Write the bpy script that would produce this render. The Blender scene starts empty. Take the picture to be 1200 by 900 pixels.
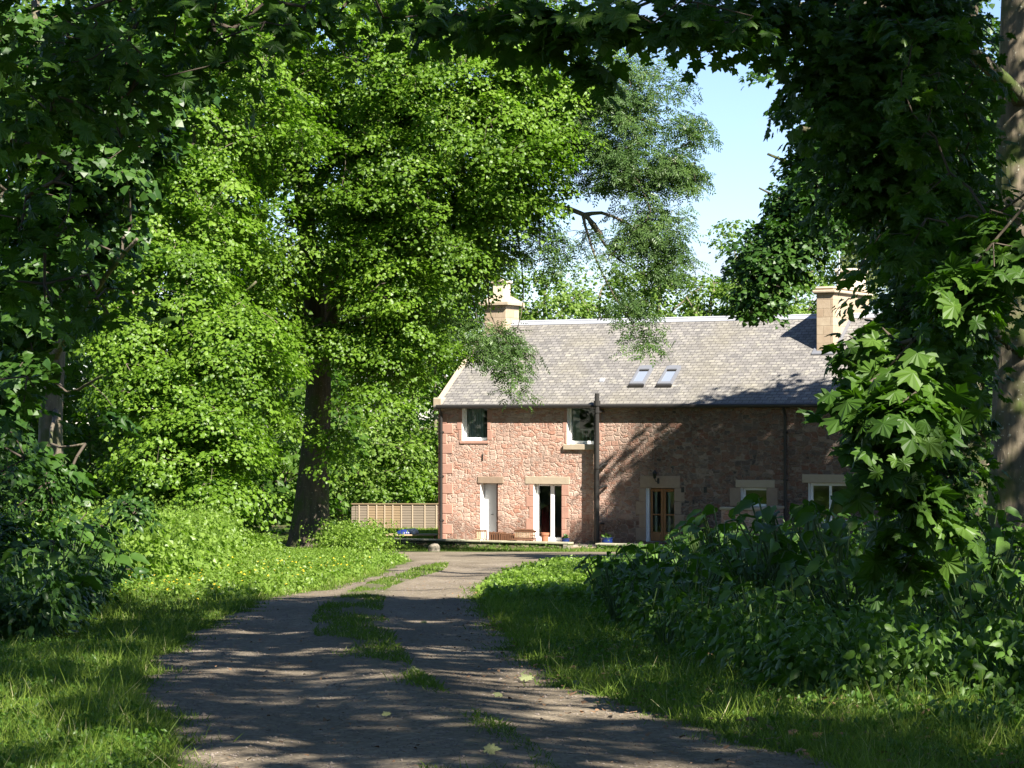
import bpy, bmesh, math, random
import numpy as np
from mathutils import Vector, Matrix

# ------------------------------------------------------------------ camera
sc = bpy.context.scene
F = 3000.0                      # focal length in pixels of a 1200 px wide frame
HZ = 497.0                      # the horizon's row in that frame
CAMZ = 1.6
cam_d = bpy.data.cameras.new("camera"); cam = bpy.data.objects.new("camera", cam_d)
sc.collection.objects.link(cam); sc.camera = cam
cam_d.sensor_width = 36.0; cam_d.lens = 36.0 * F / 1200.0
cam_d.clip_start = 0.1; cam_d.clip_end = 6000
cam.location = (0, 0, CAMZ)
cam.rotation_euler = (math.radians(90) + math.atan((HZ - 450) / F), 0, 0)

# ------------------------------------------------------------------ sky, sun, exposure
SUN = Vector((0.412, -0.634, 0.655)).normalized()
el = math.asin(SUN.z); az = math.atan2(SUN.x, SUN.y)
world = bpy.data.worlds.new("World"); sc.world = world; world.use_nodes = True
wn = world.node_tree; wn.nodes.clear()
sky = wn.nodes.new("ShaderNodeTexSky"); sky.sky_type = 'NISHITA'; sky.sun_disc = False
sky.sun_elevation = el; sky.sun_rotation = az
sky.air_density = 1.0; sky.dust_density = 0.1; sky.ozone_density = 3.5
# thin bright cloud low in the sky
tc = wn.nodes.new("ShaderNodeTexCoord"); mp = wn.nodes.new("ShaderNodeMapping")
mp.inputs['Scale'].default_value = (9, 9, 26)
nz = wn.nodes.new("ShaderNodeTexNoise"); nz.inputs['Scale'].default_value = 1.0
nz.inputs['Detail'].default_value = 5.0; nz.inputs['Roughness'].default_value = 0.55
cr = wn.nodes.new("ShaderNodeValToRGB"); cr.color_ramp.elements[0].position = 0.56; cr.color_ramp.elements[1].position = 0.95
mx = wn.nodes.new("ShaderNodeMixRGB"); mx.inputs[2].default_value = (4.6, 4.8, 5.4, 1)
tint = wn.nodes.new("ShaderNodeMixRGB"); tint.blend_type = 'MULTIPLY'; tint.inputs[0].default_value = 1.0; tint.inputs[2].default_value = (.80, .80, .92, 1)
bg = wn.nodes.new("ShaderNodeBackground"); bg.inputs[1].default_value = 0.062
wo = wn.nodes.new("ShaderNodeOutputWorld")
wl = wn.links.new
wl(tc.outputs['Generated'], mp.inputs[0]); wl(mp.outputs[0], nz.inputs['Vector']); wl(nz.outputs[0], cr.inputs[0])
wl(cr.outputs[0], mx.inputs[0]); wl(sky.outputs[0], mx.inputs[1]); wl(mx.outputs[0], tint.inputs[1]); wl(tint.outputs[0], bg.inputs[0]); wl(bg.outputs[0], wo.inputs[0])

sun_d = bpy.data.lights.new("sun", 'SUN'); sun_d.energy = 5.0; sun_d.angle = math.radians(0.53)
sun_d.color = (1.0, 0.94, 0.84)
sun = bpy.data.objects.new("sun", sun_d); sc.collection.objects.link(sun)
sun.rotation_euler = SUN.to_track_quat('Z', 'Y').to_euler(); sun.location = (20, -30, 40)
vs = sc.view_settings
vs.view_transform = 'Standard'; vs.look = 'None'; vs.gamma = 1.0; vs.use_curve_mapping = False
vs.exposure = 1.8
cy = sc.cycles
cy.max_bounces = 7; cy.diffuse_bounces = 3; cy.glossy_bounces = 2; cy.transmission_bounces = 4; cy.transparent_max_bounces = 8
cy.caustics_reflective = False; cy.caustics_refractive = False

rng = np.random.default_rng(7); R = random.Random(5)
COL = sc.collection

# ------------------------------------------------------------------ helpers
def lin(c): return c
def gz(y):
    """Height of the ground: it falls away gently towards the house."""
    y = np.asarray(y, float)
    return -0.73 * np.power(np.clip(y - 10, 0, 82) / 24.0, 1.125)
def W(px, py, Y): return np.array([(px - 600) / F * Y, Y, CAMZ + (HZ - py) / F * Y])
def ground_at(px, py):
    lo, hi = 8.0, 140.0
    for _ in range(60):
        m = (lo + hi) / 2
        if HZ + F * (CAMZ - float(gz(m))) / m > py: lo = m
        else: hi = m
    return (px - 600) / F * lo, lo

def tag(o, label=None, cat=None, group=None, kind=None):
    if label: o["label"] = label
    if cat: o["category"] = cat
    if group: o["group"] = group
    if kind: o["kind"] = kind
    return o
def empty(name, loc=(0, 0, 0), rz=0.0):
    o = bpy.data.objects.new(name, None); COL.objects.link(o)
    o.location = loc; o.rotation_euler = (0, 0, rz); o.empty_display_size = 0.2
    return o
def link_mesh(name, me, mat, parent=None, loc=None):
    o = bpy.data.objects.new(name, me); COL.objects.link(o)
    for m in (mat if isinstance(mat, (list, tuple)) else [mat]): me.materials.append(m)
    if parent: o.parent = parent
    if loc is not None: o.location = loc
    return o
def np_mesh(name, verts, faces_list, tone=None, smooth=False, mats=None):
    """faces_list: list of (k, n) int arrays, each of one polygon size."""
    me = bpy.data.meshes.new(name)
    verts = np.ascontiguousarray(verts, np.float32)
    me.vertices.add(len(verts)); me.vertices.foreach_set("co", verts.ravel())
    loops = np.concatenate([f.ravel() for f in faces_list]).astype(np.int32)
    tot = np.concatenate([np.full(len(f), f.shape[1]) for f in faces_list]).astype(np.int32)
    start = np.concatenate([[0], np.cumsum(tot)[:-1]]).astype(np.int32)
    me.loops.add(len(loops)); me.loops.foreach_set("vertex_index", loops)
    me.polygons.add(len(tot)); me.polygons.foreach_set("loop_start", start)
    try: me.polygons.foreach_set("loop_total", tot)
    except Exception: pass
    me.polygons.foreach_set("use_smooth", np.full(len(tot), smooth, bool))
    if mats is not None: me.polygons.foreach_set("material_index", np.asarray(mats, np.int32))
    if tone is not None:
        a = me.attributes.new("tone", 'FLOAT', 'POINT'); a.data.foreach_set("value", np.asarray(tone, np.float32))
    me.update(calc_edges=True)
    return me

class MB:
    """Collects boxes, prisms, tubes and lathes into one mesh."""
    def __init__(s): s.v = []; s.f = []; s.m = []
    def add(s, vs, fs, mi=0):
        o = len(s.v); s.v += [tuple(map(float, v)) for v in vs]
        for f in fs: s.f.append([o + i for i in f]); s.m.append(mi)
    def box(s, x0, x1, y0, y1, z0, z1, mi=0, bev=0.0):
        if bev > 0:
            b = min(bev, (x1 - x0) / 2.2, (y1 - y0) / 2.2, (z1 - z0) / 2.2)
            bm = bmesh.new(); bmesh.ops.create_cube(bm, size=1)
            for v in bm.verts: v.co = ((x0 + x1) / 2 + v.co.x * (x1 - x0), (y0 + y1) / 2 + v.co.y * (y1 - y0), (z0 + z1) / 2 + v.co.z * (z1 - z0))
            bmesh.ops.bevel(bm, geom=bm.edges[:] + bm.verts[:], offset=b, segments=1, affect='EDGES')
            bm.verts.index_update()
            s.add([v.co for v in bm.verts], [[v.index for v in f.verts] for f in bm.faces], mi); bm.free(); return
        vs = [(x, y, z) for z in (z0, z1) for y in (y0, y1) for x in (x0, x1)]
        s.add(vs, [(0, 2, 3, 1), (4, 5, 7, 6), (0, 1, 5, 4), (2, 6, 7, 3), (0, 4, 6, 2), (1, 3, 7, 5)], mi)
    def hexa(s, p, mi=0):        # eight corners, bottom four then top four, each counter-clockwise from above
        s.add(p, [(3, 2, 1, 0), (4, 5, 6, 7), (0, 1, 5, 4), (1, 2, 6, 5), (2, 3, 7, 6), (3, 0, 4, 7)], mi)
    def tube(s, pts, rad, n=8, mi=0, cap=True):
        pts = [Vector(p) for p in pts]
        if not hasattr(rad, '__len__'): rad = [rad] * len(pts)
        ring = []; up = Vector((0.13, 0.21, 1)).normalized()
        for i, p in enumerate(pts):
            d = (pts[min(i + 1, len(pts) - 1)] - pts[max(i - 1, 0)]).normalized()
            if abs(d.dot(up)) > .97: u = d.cross(Vector((1, 0.1, 0))).normalized()
            else: u = d.cross(up).normalized()
            w = d.cross(u)
            ring.append([p + (u * math.cos(2 * math.pi * k / n) + w * math.sin(2 * math.pi * k / n)) * rad[i] for k in range(n)])
        fs = []
        for i in range(len(pts) - 1):
            for k in range(n): fs.append((i * n + k, i * n + (k + 1) % n, (i + 1) * n + (k + 1) % n, (i + 1) * n + k))
        if cap: fs += [tuple(range(n - 1, -1, -1)), tuple((len(pts) - 1) * n + k for k in range(n))]
        s.add([v for r in ring for v in r], fs, mi)
    def lathe(s, prof, c=(0, 0, 0), n=20, mi=0):
        fs = []; vs = []
        for r, z in prof:
            for k in range(n): vs.append((c[0] + r * math.cos(2 * math.pi * k / n), c[1] + r * math.sin(2 * math.pi * k / n), c[2] + z))
        for i in range(len(prof) - 1):
            for k in range(n): fs.append((i * n + k, i * n + (k + 1) % n, (i + 1) * n + (k + 1) % n, (i + 1) * n + k))
        fs.append(tuple(range(n - 1, -1, -1))); fs.append(tuple((len(prof) - 1) * n + k for k in range(n)))
        s.add(vs, fs, mi)
    def build(s, name, mat, parent=None, loc=None, smooth=False):
        me = bpy.data.meshes.new(name); me.from_pydata(s.v, [], s.f)
        me.polygons.foreach_set("material_index", s.m)
        if smooth: me.polygons.foreach_set("use_smooth", [True] * len(me.polygons))
        me.update()
        return link_mesh(name, me, mat, parent, loc)

# ------------------------------------------------------------------ materials
def new_mat(name):
    m = bpy.data.materials.new(name); m.use_nodes = True
    nt = m.node_tree; nt.nodes.clear()
    out = nt.nodes.new("ShaderNodeOutputMaterial")
    return m, nt, out
def N(nt, t, **kw):
    n = nt.nodes.new(t)
    for k, v in kw.items():
        if k in n.inputs: n.inputs[k].default_value = v
        else: setattr(n, k, v)
    return n
def ramp(nt, src, stops, interp='LINEAR'):
    r = nt.nodes.new("ShaderNodeValToRGB"); e = r.color_ramp.elements; r.color_ramp.interpolation = interp
    while len(e) < len(stops): e.new(0.5)
    for i, (p, c) in enumerate(stops):
        e[i].position = p; e[i].color = (*c, 1) if hasattr(c, '__len__') else (c, c, c, 1)
    nt.links.new(src, r.inputs[0]); return r
def mix(nt, fac, a, b, mode='MIX'):
    m = nt.nodes.new("ShaderNodeMixRGB"); m.blend_type = mode
    for i, v in ((0, fac), (1, a), (2, b)):
        if isinstance(v, bpy.types.NodeSocket): nt.links.new(v, m.inputs[i])
        elif i == 0: m.inputs[0].default_value = v
        else: m.inputs[i].default_value = (*v, 1)
    return m.outputs[0]
def coords(nt, scale=(1, 1, 1), kind='Object', rot=(0, 0, 0)):
    t = nt.nodes.new("ShaderNodeTexCoord"); m = nt.nodes.new("ShaderNodeMapping")
    m.inputs['Scale'].default_value = scale; m.inputs['Rotation'].default_value = rot
    nt.links.new(t.outputs[kind], m.inputs[0]); return m.outputs[0]
def noise(nt, vec, scale, detail=4, rough=.55):
    n = N(nt, "ShaderNodeTexNoise"); n.inputs['Scale'].default_value = scale
    n.inputs['Detail'].default_value = detail; n.inputs['Roughness'].default_value = rough
    nt.links.new(vec, n.inputs['Vector']); return n
def principled(nt, out, base, rough=.8, spec=.3, bump=None, bstr=.3, bdist=.02, metal=0):
    p = nt.nodes.new("ShaderNodeBsdfPrincipled")
    if isinstance(base, bpy.types.NodeSocket): nt.links.new(base, p.inputs['Base Color'])
    else: p.inputs['Base Color'].default_value = (*base, 1)
    if isinstance(rough, bpy.types.NodeSocket): nt.links.new(rough, p.inputs['Roughness'])
    else: p.inputs['Roughness'].default_value = rough
    p.inputs['Specular IOR Level'].default_value = spec; p.inputs['Metallic'].default_value = metal
    if bump is not None:
        b = nt.nodes.new("ShaderNodeBump"); b.inputs['Strength'].default_value = bstr; b.inputs['Distance'].default_value = bdist
        nt.links.new(bump, b.inputs['Height']); nt.links.new(b.outputs[0], p.inputs['Normal'])
    nt.links.new(p.outputs[0], out.inputs[0]); return p
def simple(name, c1, c2=None, scale=8, rough=.7, spec=.3, bstr=.2, bdist=.01, metal=0, stretch=(1, 1, 1)):
    m, nt, out = new_mat(name)
    v = coords(nt, stretch); n = noise(nt, v, scale)
    col = mix(nt, n.outputs[0], c1, c2 or tuple(x * .75 for x in c1))
    principled(nt, out, col, rough, spec, n.outputs[0], bstr, bdist, metal); return m
def leaf_mat(name, stops, trans=.46, tcol=(1.1, 1.4, .35), rough=.42, spec=.35):
    m, nt, out = new_mat(name)
    a = nt.nodes.new("ShaderNodeAttribute"); a.attribute_name = "tone"
    r = ramp(nt, a.outputs['Fac'], stops)
    p = nt.nodes.new("ShaderNodeBsdfPrincipled"); nt.links.new(r.outputs[0], p.inputs['Base Color'])
    p.inputs['Roughness'].default_value = rough; p.inputs['Specular IOR Level'].default_value = spec
    t = nt.nodes.new("ShaderNodeBsdfTranslucent")
    nt.links.new(mix(nt, 1.0, r.outputs[0], tcol, 'MULTIPLY'), t.inputs[0])
    s = nt.nodes.new("ShaderNodeMixShader"); s.inputs[0].default_value = trans
    nt.links.new(p.outputs[0], s.inputs[1]); nt.links.new(t.outputs[0], s.inputs[2]); nt.links.new(s.outputs[0], out.inputs[0])
    return m

M = {}
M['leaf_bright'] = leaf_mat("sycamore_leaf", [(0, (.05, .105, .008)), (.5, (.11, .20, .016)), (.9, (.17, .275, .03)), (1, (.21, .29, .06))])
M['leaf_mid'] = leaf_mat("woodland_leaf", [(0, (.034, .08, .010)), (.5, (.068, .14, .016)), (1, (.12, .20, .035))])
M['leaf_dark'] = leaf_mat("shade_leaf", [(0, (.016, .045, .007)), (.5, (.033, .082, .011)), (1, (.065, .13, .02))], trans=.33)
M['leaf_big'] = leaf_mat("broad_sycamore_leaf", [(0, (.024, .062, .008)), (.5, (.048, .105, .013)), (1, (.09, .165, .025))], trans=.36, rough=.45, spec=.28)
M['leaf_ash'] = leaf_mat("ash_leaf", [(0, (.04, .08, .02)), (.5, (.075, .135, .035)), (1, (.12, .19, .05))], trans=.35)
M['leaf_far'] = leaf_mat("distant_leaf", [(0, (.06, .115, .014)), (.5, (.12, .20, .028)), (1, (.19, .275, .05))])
M['leaf_birch'] = leaf_mat("birch_leaf", [(0, (.09, .13, .035)), (.5, (.15, .19, .06)), (1, (.22, .24, .10))])
M['leaf_dock'] = leaf_mat("butterbur_leaf", [(0, (.036, .085, .012)), (.5, (.07, .142, .022)), (1, (.12, .21, .04))], trans=.34, rough=.46, spec=.3)
M['leaf_nettle'] = leaf_mat("nettle_leaf", [(0, (.075, .14, .018)), (.5, (.145, .235, .03)), (.93, (.215, .31, .055)), (1, (.45, .48, .28))])
M['grass'] = leaf_mat("grass_blade", [(0, (.045, .085, .012)), (.45, (.115, .18, .024)), (.9, (.19, .26, .04)), (1, (.34, .32, .17))], trans=.35, spec=.2, rough=.55)
M['buttercup'] = simple("buttercup_petal", (.75, .55, .03), (.6, .4, .02), 20, .5)

def bark_mat(name, c1, c2, moss=(.05, .07, .015), mossamt=.4):
    m, nt, out = new_mat(name)
    v = coords(nt, (1, 1, .22)); n = noise(nt, v, 9, 6, .65); n2 = noise(nt, coords(nt), 1.3, 4)
    vo = N(nt, "ShaderNodeTexVoronoi"); vo.inputs['Scale'].default_value = 14; nt.links.new(v, vo.inputs['Vector'])
    base = ramp(nt, n.outputs[0], [(.3, c2), (.7, c1)])
    mm = ramp(nt, n2.outputs[0], [(.62 - mossamt * .25, 0.0), (.75 - mossamt * .2, 1.0)])
    n3 = noise(nt, coords(nt), 22, 3); sp = ramp(nt, n3.outputs[0], [(.66, 0.0), (.72, 1.0)])
    col = mix(nt, mm.outputs[0], base.outputs[0], moss)
    col = mix(nt, sp.outputs[0], col, (.33, .33, .26))
    h = mix(nt, .5, n.outputs[0], vo.outputs['Distance'])
    principled(nt, out, col, .9, .2, h, .7, .04); return m
M['bark'] = bark_mat("grey_bark", (.17, .14, .10), (.06, .05, .038))
M['bark_pale'] = bark_mat("pale_sycamore_bark", (.25, .215, .155), (.12, .10, .075), mossamt=.45)
M['bark_beech'] = bark_mat("brown_beech_bark", (.17, .14, .095), (.075, .062, .045), mossamt=.55)
M['bark_mossy'] = bark_mat("dark_mossy_bark", (.10, .08, .055), (.035, .03, .022), mossamt=.6)
M['bark_birch'] = bark_mat("white_birch_bark", (.5, .46, .38), (.26, .23, .19), mossamt=.05)
M['twig'] = simple("twig_bark", (.09, .07, .05), (.05, .04, .03), 12, .85)
M['twig_pale'] = simple("pale_twig_bark", (.24, .20, .14), (.13, .105, .075), 12, .85)
M['stalk'] = simple("green_stalk", (.07, .12, .03), (.05, .085, .02), 10, .6)
M['red_stalk'] = simple("reddish_leaf_stalk", (.3, .14, .07), (.18, .16, .05), 10, .6)

def rubble():
    m, nt, out = new_mat("rubble_sandstone")
    L = nt.links.new
    def stones(scale, dist, seed):
        c = coords(nt, scale); d = noise(nt, coords(nt), 3.2, 4, .6)
        add = nt.nodes.new("ShaderNodeVectorMath"); add.operation = 'MULTIPLY_ADD'
        add.inputs[1].default_value = (dist,) * 3; L(d.outputs['Color'], add.inputs[0]); L(c, add.inputs[2])
        f = []
        for ft in ('F1', 'F2'):
            v = N(nt, "ShaderNodeTexVoronoi", feature=ft, distance='CHEBYCHEV'); v.inputs['Scale'].default_value = 1; v.inputs['Randomness'].default_value = .85
            L(add.outputs[0], v.inputs['Vector']); f.append(v)
        s = nt.nodes.new("ShaderNodeMath"); s.operation = 'SUBTRACT'; L(f[1].outputs['Distance'], s.inputs[0]); L(f[0].outputs['Distance'], s.inputs[1])
        return f[0].outputs['Color'], s.outputs[0]
    ca, ea = stones((3.5, .01, 6.0), .7, 0); cb_, eb = stones((6.6, .01, 12.5), .85, 1)
    pick = ramp(nt, noise(nt, coords(nt), 1.1, 3).outputs[0], [(.5, 0.0), (.54, 1.0)])
    cc = mix(nt, pick.outputs[0], ca, cb_); ee = mix(nt, pick.outputs[0], ea, eb)
    sep = nt.nodes.new("ShaderNodeSeparateColor"); L(cc, sep.inputs[0])
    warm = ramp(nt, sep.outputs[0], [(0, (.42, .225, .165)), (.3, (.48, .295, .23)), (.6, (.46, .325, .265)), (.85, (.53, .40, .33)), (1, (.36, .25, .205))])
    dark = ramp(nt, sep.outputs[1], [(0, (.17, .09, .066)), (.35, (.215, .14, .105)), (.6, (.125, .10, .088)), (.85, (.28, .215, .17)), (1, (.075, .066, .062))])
    ox = nt.nodes.new("ShaderNodeSeparateXYZ"); L(coords(nt), ox.inputs[0])      # older, greyer stone right of the soil pipe, deepened to paint in its shade
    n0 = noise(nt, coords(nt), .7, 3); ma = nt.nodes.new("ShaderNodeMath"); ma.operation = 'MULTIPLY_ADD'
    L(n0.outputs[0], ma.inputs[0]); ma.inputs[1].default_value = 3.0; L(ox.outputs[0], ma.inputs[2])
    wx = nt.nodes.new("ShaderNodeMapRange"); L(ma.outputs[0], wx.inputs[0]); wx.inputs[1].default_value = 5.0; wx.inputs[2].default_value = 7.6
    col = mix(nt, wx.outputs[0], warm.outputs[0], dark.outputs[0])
    n1 = noise(nt, coords(nt), 8, 6, .75)
    col = mix(nt, .85, col, mix(nt, n1.outputs[0], (.55, .5, .47), (1.4, 1.4, 1.38)), 'MULTIPLY')
    pat = ramp(nt, noise(nt, coords(nt), .8, 5).outputs[0], [(.35, 1.12), (.5, 1.0), (.7, .74)])
    col = mix(nt, 1, col, pat.outputs[0], 'MULTIPLY')
    wall_low = nt.nodes.new('ShaderNodeMath'); wall_low.operation = 'MULTIPLY_ADD'; L(n0.outputs[0], wall_low.inputs[0]); wall_low.inputs[1].default_value = -1.6; L(ox.outputs[2], wall_low.inputs[2])
    col = mix(nt, 1, col, ramp(nt, wall_low.outputs[0], [(0, .62), (.35, 1.0)]).outputs[0], 'MULTIPLY')  # walling gets darker towards the ground, along a noisy line
    edge = ramp(nt, ee, [(.03, 1.0), (.15, 0.0)])
    em = mix(nt, .45, (0, 0, 0), edge.outputs[0])
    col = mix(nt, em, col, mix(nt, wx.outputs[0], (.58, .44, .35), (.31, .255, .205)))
    lim = ramp(nt, noise(nt, coords(nt), 2.6, 5, .7).outputs[0], [(.62, 0.0), (.70, .6)])     # old limewash left in patches
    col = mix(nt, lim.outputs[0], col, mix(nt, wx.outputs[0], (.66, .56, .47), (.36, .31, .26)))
    eh = ramp(nt, ee, [(.0, 0.0), (.22, 1.0)]); n2 = noise(nt, coords(nt), 12, 7, .8)
    h = mix(nt, .6, eh.outputs[0], n2.outputs[0])
    principled(nt, out, col, .95, .12, h, 1.0, .075); return m
M['rubble'] = rubble()
M['ashlar_pink'] = simple("pink_sandstone_ashlar", (.44, .26, .20), (.36, .20, .15), 5, .92, .12, .4, .02)
M['ashlar_buff'] = simple("buff_sandstone_ashlar", (.43, .36, .27), (.35, .28, .2), 6, .92, .12, .4, .02)
M['ashlar_brown'] = simple("weathered_brown_ashlar", (.33, .25, .18), (.24, .17, .125), 6, .92, .12, .4, .02)
M['cope'] = simple("mossy_coping_stone", (.36, .34, .25), (.22, .21, .14), 5, .95, .1, .5, .02)

def slate():
    m, nt, out = new_mat("lichened_slate")
    c = coords(nt, (1, 1.2575, 1))
    br = N(nt, "ShaderNodeTexBrick"); br.offset = .5; br.squash = 1
    for k, v in (('Scale', 1), ('Mortar Size', .012), ('Mortar Smooth', .3), ('Brick Width', .26), ('Row Height', .165), ('Bias', 0)): br.inputs[k].default_value = v
    br.inputs['Color1'].default_value = (0, 0, 0, 1); br.inputs['Color2'].default_value = (1, 1, 1, 1); br.inputs['Mortar'].default_value = (.0, .0, .0, 1)
    wob = noise(nt, coords(nt), 3, 2); add = nt.nodes.new("ShaderNodeVectorMath"); add.operation = 'MULTIPLY_ADD'; add.inputs[1].default_value = (.05, .035, 0)
    nt.links.new(wob.outputs['Color'], add.inputs[0]); nt.links.new(c, add.inputs[2]); nt.links.new(add.outputs[0], br.inputs['Vector'])
    base = ramp(nt, br.outputs['Color'], [(0, (.125, .118, .112)), (.45, (.165, .155, .147)), (.8, (.185, .174, .163)), (1, (.235, .22, .20))])
    l1 = noise(nt, coords(nt, (2.2, 3.2, 3)), 1.6, 6, .72); lich = ramp(nt, l1.outputs[0], [(.52, 0.0), (.66, 1.0)])
    col = mix(nt, lich.outputs[0], base.outputs[0], (.27, .255, .215))
    l2 = noise(nt, coords(nt, (1.3, 3.2, 3)), 3.6, 4, .8); w2 = ramp(nt, l2.outputs[0], [(.64, 0.0), (.70, 1.0)])
    col = mix(nt, w2.outputs[0], col, (.46, .44, .39))
    l3 = noise(nt, coords(nt), .5, 3); y = ramp(nt, l3.outputs[0], [(.5, 0.0), (.75, .55)])
    col = mix(nt, y.outputs[0], col, (.19, .172, .13))
    # rows darken at each lower edge where one slate overlaps the next
    sx = nt.nodes.new("ShaderNodeSeparateXYZ"); nt.links.new(add.outputs[0], sx.inputs[0])
    fr = nt.nodes.new("ShaderNodeMath"); fr.operation = 'DIVIDE'; fr.inputs[1].default_value = .165; nt.links.new(sx.outputs[1], fr.inputs[0])
    f2 = nt.nodes.new("ShaderNodeMath"); f2.operation = 'FRACT'; nt.links.new(fr.outputs[0], f2.inputs[0])
    inv = nt.nodes.new("ShaderNodeMath"); inv.operation = 'SUBTRACT'; inv.inputs[0].default_value = 1; nt.links.new(f2.outputs[0], inv.inputs[1])
    h0 = mix(nt, .35, inv.outputs[0], br.outputs['Color'])
    ed = ramp(nt, br.outputs['Fac'], [(0, 1.0), (1, .45)])
    col = mix(nt, 1, col, ed.outputs[0], 'MULTIPLY')
    h = mix(nt, .18, h0, l1.outputs[0])
    principled(nt, out, col, .8, .3, h, .9, .035); return m
M['slate'] = slate()
M['zinc'] = simple("dull_zinc", (.17, .175, .195), (.13, .135, .15), 4, .5, .4, .1)
M['lead'] = simple("pale_lead_sheet", (.40, .41, .44), (.31, .32, .36), 4, .5, .4, .1)
M['black_metal'] = simple("black_painted_iron", (.018, .017, .016), (.03, .027, .024), 10, .45, .4)
M['white_paint'] = simple("white_gloss_paint", (.80, .80, .78), (.76, .76, .73), 6, .4, .4, .03)
M['grey_paint'] = simple("pale_grey_paint", (.48, .49, .50), (.42, .43, .44), 6, .45, .4, .03)
M['oak_door'] = simple("varnished_oak", (.27, .12, .04), (.19, .08, .025), 14, .4, .4, .1, stretch=(6, 6, .6))
M['brown_paint'] = simple("dark_brown_frame", (.10, .035, .02), (.07, .025, .015), 8, .5)
M['curtain'] = simple("white_net_curtain", (.8, .82, .8), (.7, .74, .71), 5, .9)
M['red_curtain'] = simple("dark_red_curtain", (.22, .03, .035), (.14, .02, .025), 5, .9)
M['interior'] = simple("dim_interior_plaster", (.5, .52, .5), (.42, .44, .42), 2, .9)
M['wood'] = simple("weathered_brown_timber", (.17, .085, .045), (.11, .05, .028), 10, .7, stretch=(1, 1, 6))
M['wood_pale'] = simple("sun_bleached_timber", (.36, .27, .17), (.27, .2, .12), 10, .75, stretch=(1, 1, 5))
M['fence_warm'] = simple("honey_fence_board", (.20, .145, .085), (.15, .105, .06), 6, .8, stretch=(.6, 1, 5))
M['fence_grey'] = simple("grey_fence_board", (.16, .13, .095), (.12, .095, .07), 6, .8, stretch=(.6, 1, 5))
M['fence_batten'] = simple("pale_fence_batten", (.34, .27, .19), (.28, .22, .15), 6, .8)
M['terracotta'] = simple("terracotta", (.36, .15, .08), (.28, .11, .06), 9, .85)
M['blue_glaze'] = simple("cobalt_blue_glaze", (.006, .014, .075), (.01, .024, .11), 5, .18, .6, .05)
M['blue_sheet'] = simple("blue_plastic_sheet", (.01, .02, .11), (.013, .026, .14), 5, .35, .5)
M['white_sheet'] = simple("white_cloth", (.72, .73, .78), (.62, .63, .7), 5, .8)
M['soil'] = simple("potting_soil", (.05, .035, .025), (.03, .02, .015), 30, .95)
M['boulder'] = simple("grey_boulder", (.24, .21, .165), (.15, .13, .10), 6, .9, .2, .6, .03)
M['pot_cream'] = simple("cream_fireclay", (.66, .58, .46), (.55, .47, .36), 6, .85)
M['chimney'] = None
def chim():
    m, nt, out = new_mat("chimney_sandstone_blocks")
    tcn = nt.nodes.new("ShaderNodeTexCoord"); sp = nt.nodes.new("ShaderNodeSeparateXYZ"); nt.links.new(tcn.outputs['Object'], sp.inputs[0])
    ad = nt.nodes.new("ShaderNodeMath"); ad.operation = 'ADD'; nt.links.new(sp.outputs[0], ad.inputs[0]); nt.links.new(sp.outputs[1], ad.inputs[1])
    cb = nt.nodes.new("ShaderNodeCombineXYZ"); nt.links.new(ad.outputs[0], cb.inputs[0]); nt.links.new(sp.outputs[2], cb.inputs[1])
    br = N(nt, "ShaderNodeTexBrick"); nt.links.new(cb.outputs[0], br.inputs['Vector'])
    for k, v in (('Scale', 1), ('Mortar Size', .014), ('Brick Width', .55), ('Row Height', .31), ('Mortar Smooth', .2)): br.inputs[k].default_value = v
    br.inputs['Color1'].default_value = (.36, .28, .205, 1); br.inputs['Color2'].default_value = (.43, .36, .275, 1); br.inputs['Mortar'].default_value = (.31, .25, .185, 1)
    n = noise(nt, coords(nt), 4, 5, .7)
    col = mix(nt, .8, br.outputs[0], mix(nt, n.outputs[0], (.6, .52, .45), (1.25, 1.25, 1.2)), 'MULTIPLY')
    principled(nt, out, col, .92, .12, mix(nt, .5, br.outputs['Fac'], n.outputs[0]), .5, -.02); return m
M['chimney'] = chim()
def glass():
    m, nt, out = new_mat("window_glass")
    g = N(nt, "ShaderNodeBsdfGlossy"); g.inputs['Roughness'].default_value = .02
    t = N(nt, "ShaderNodeBsdfTransparent"); t.inputs[0].default_value = (.82, .86, .84, 1)
    fr = N(nt, "ShaderNodeFresnel"); fr.inputs[0].default_value = 1.5
    s = N(nt, "ShaderNodeMixShader"); nt.links.new(fr.outputs[0], s.inputs[0]); nt.links.new(t.outputs[0], s.inputs[1]); nt.links.new(g.outputs[0], s.inputs[2])
    nt.links.new(s.outputs[0], out.inputs[0]); return m
M['glass'] = glass()
m_, nt_, out_ = new_mat("skylight_glass"); principled(nt_, out_, (.20, .23, .29), .12, .8); M['sky_glass'] = m_

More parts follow.
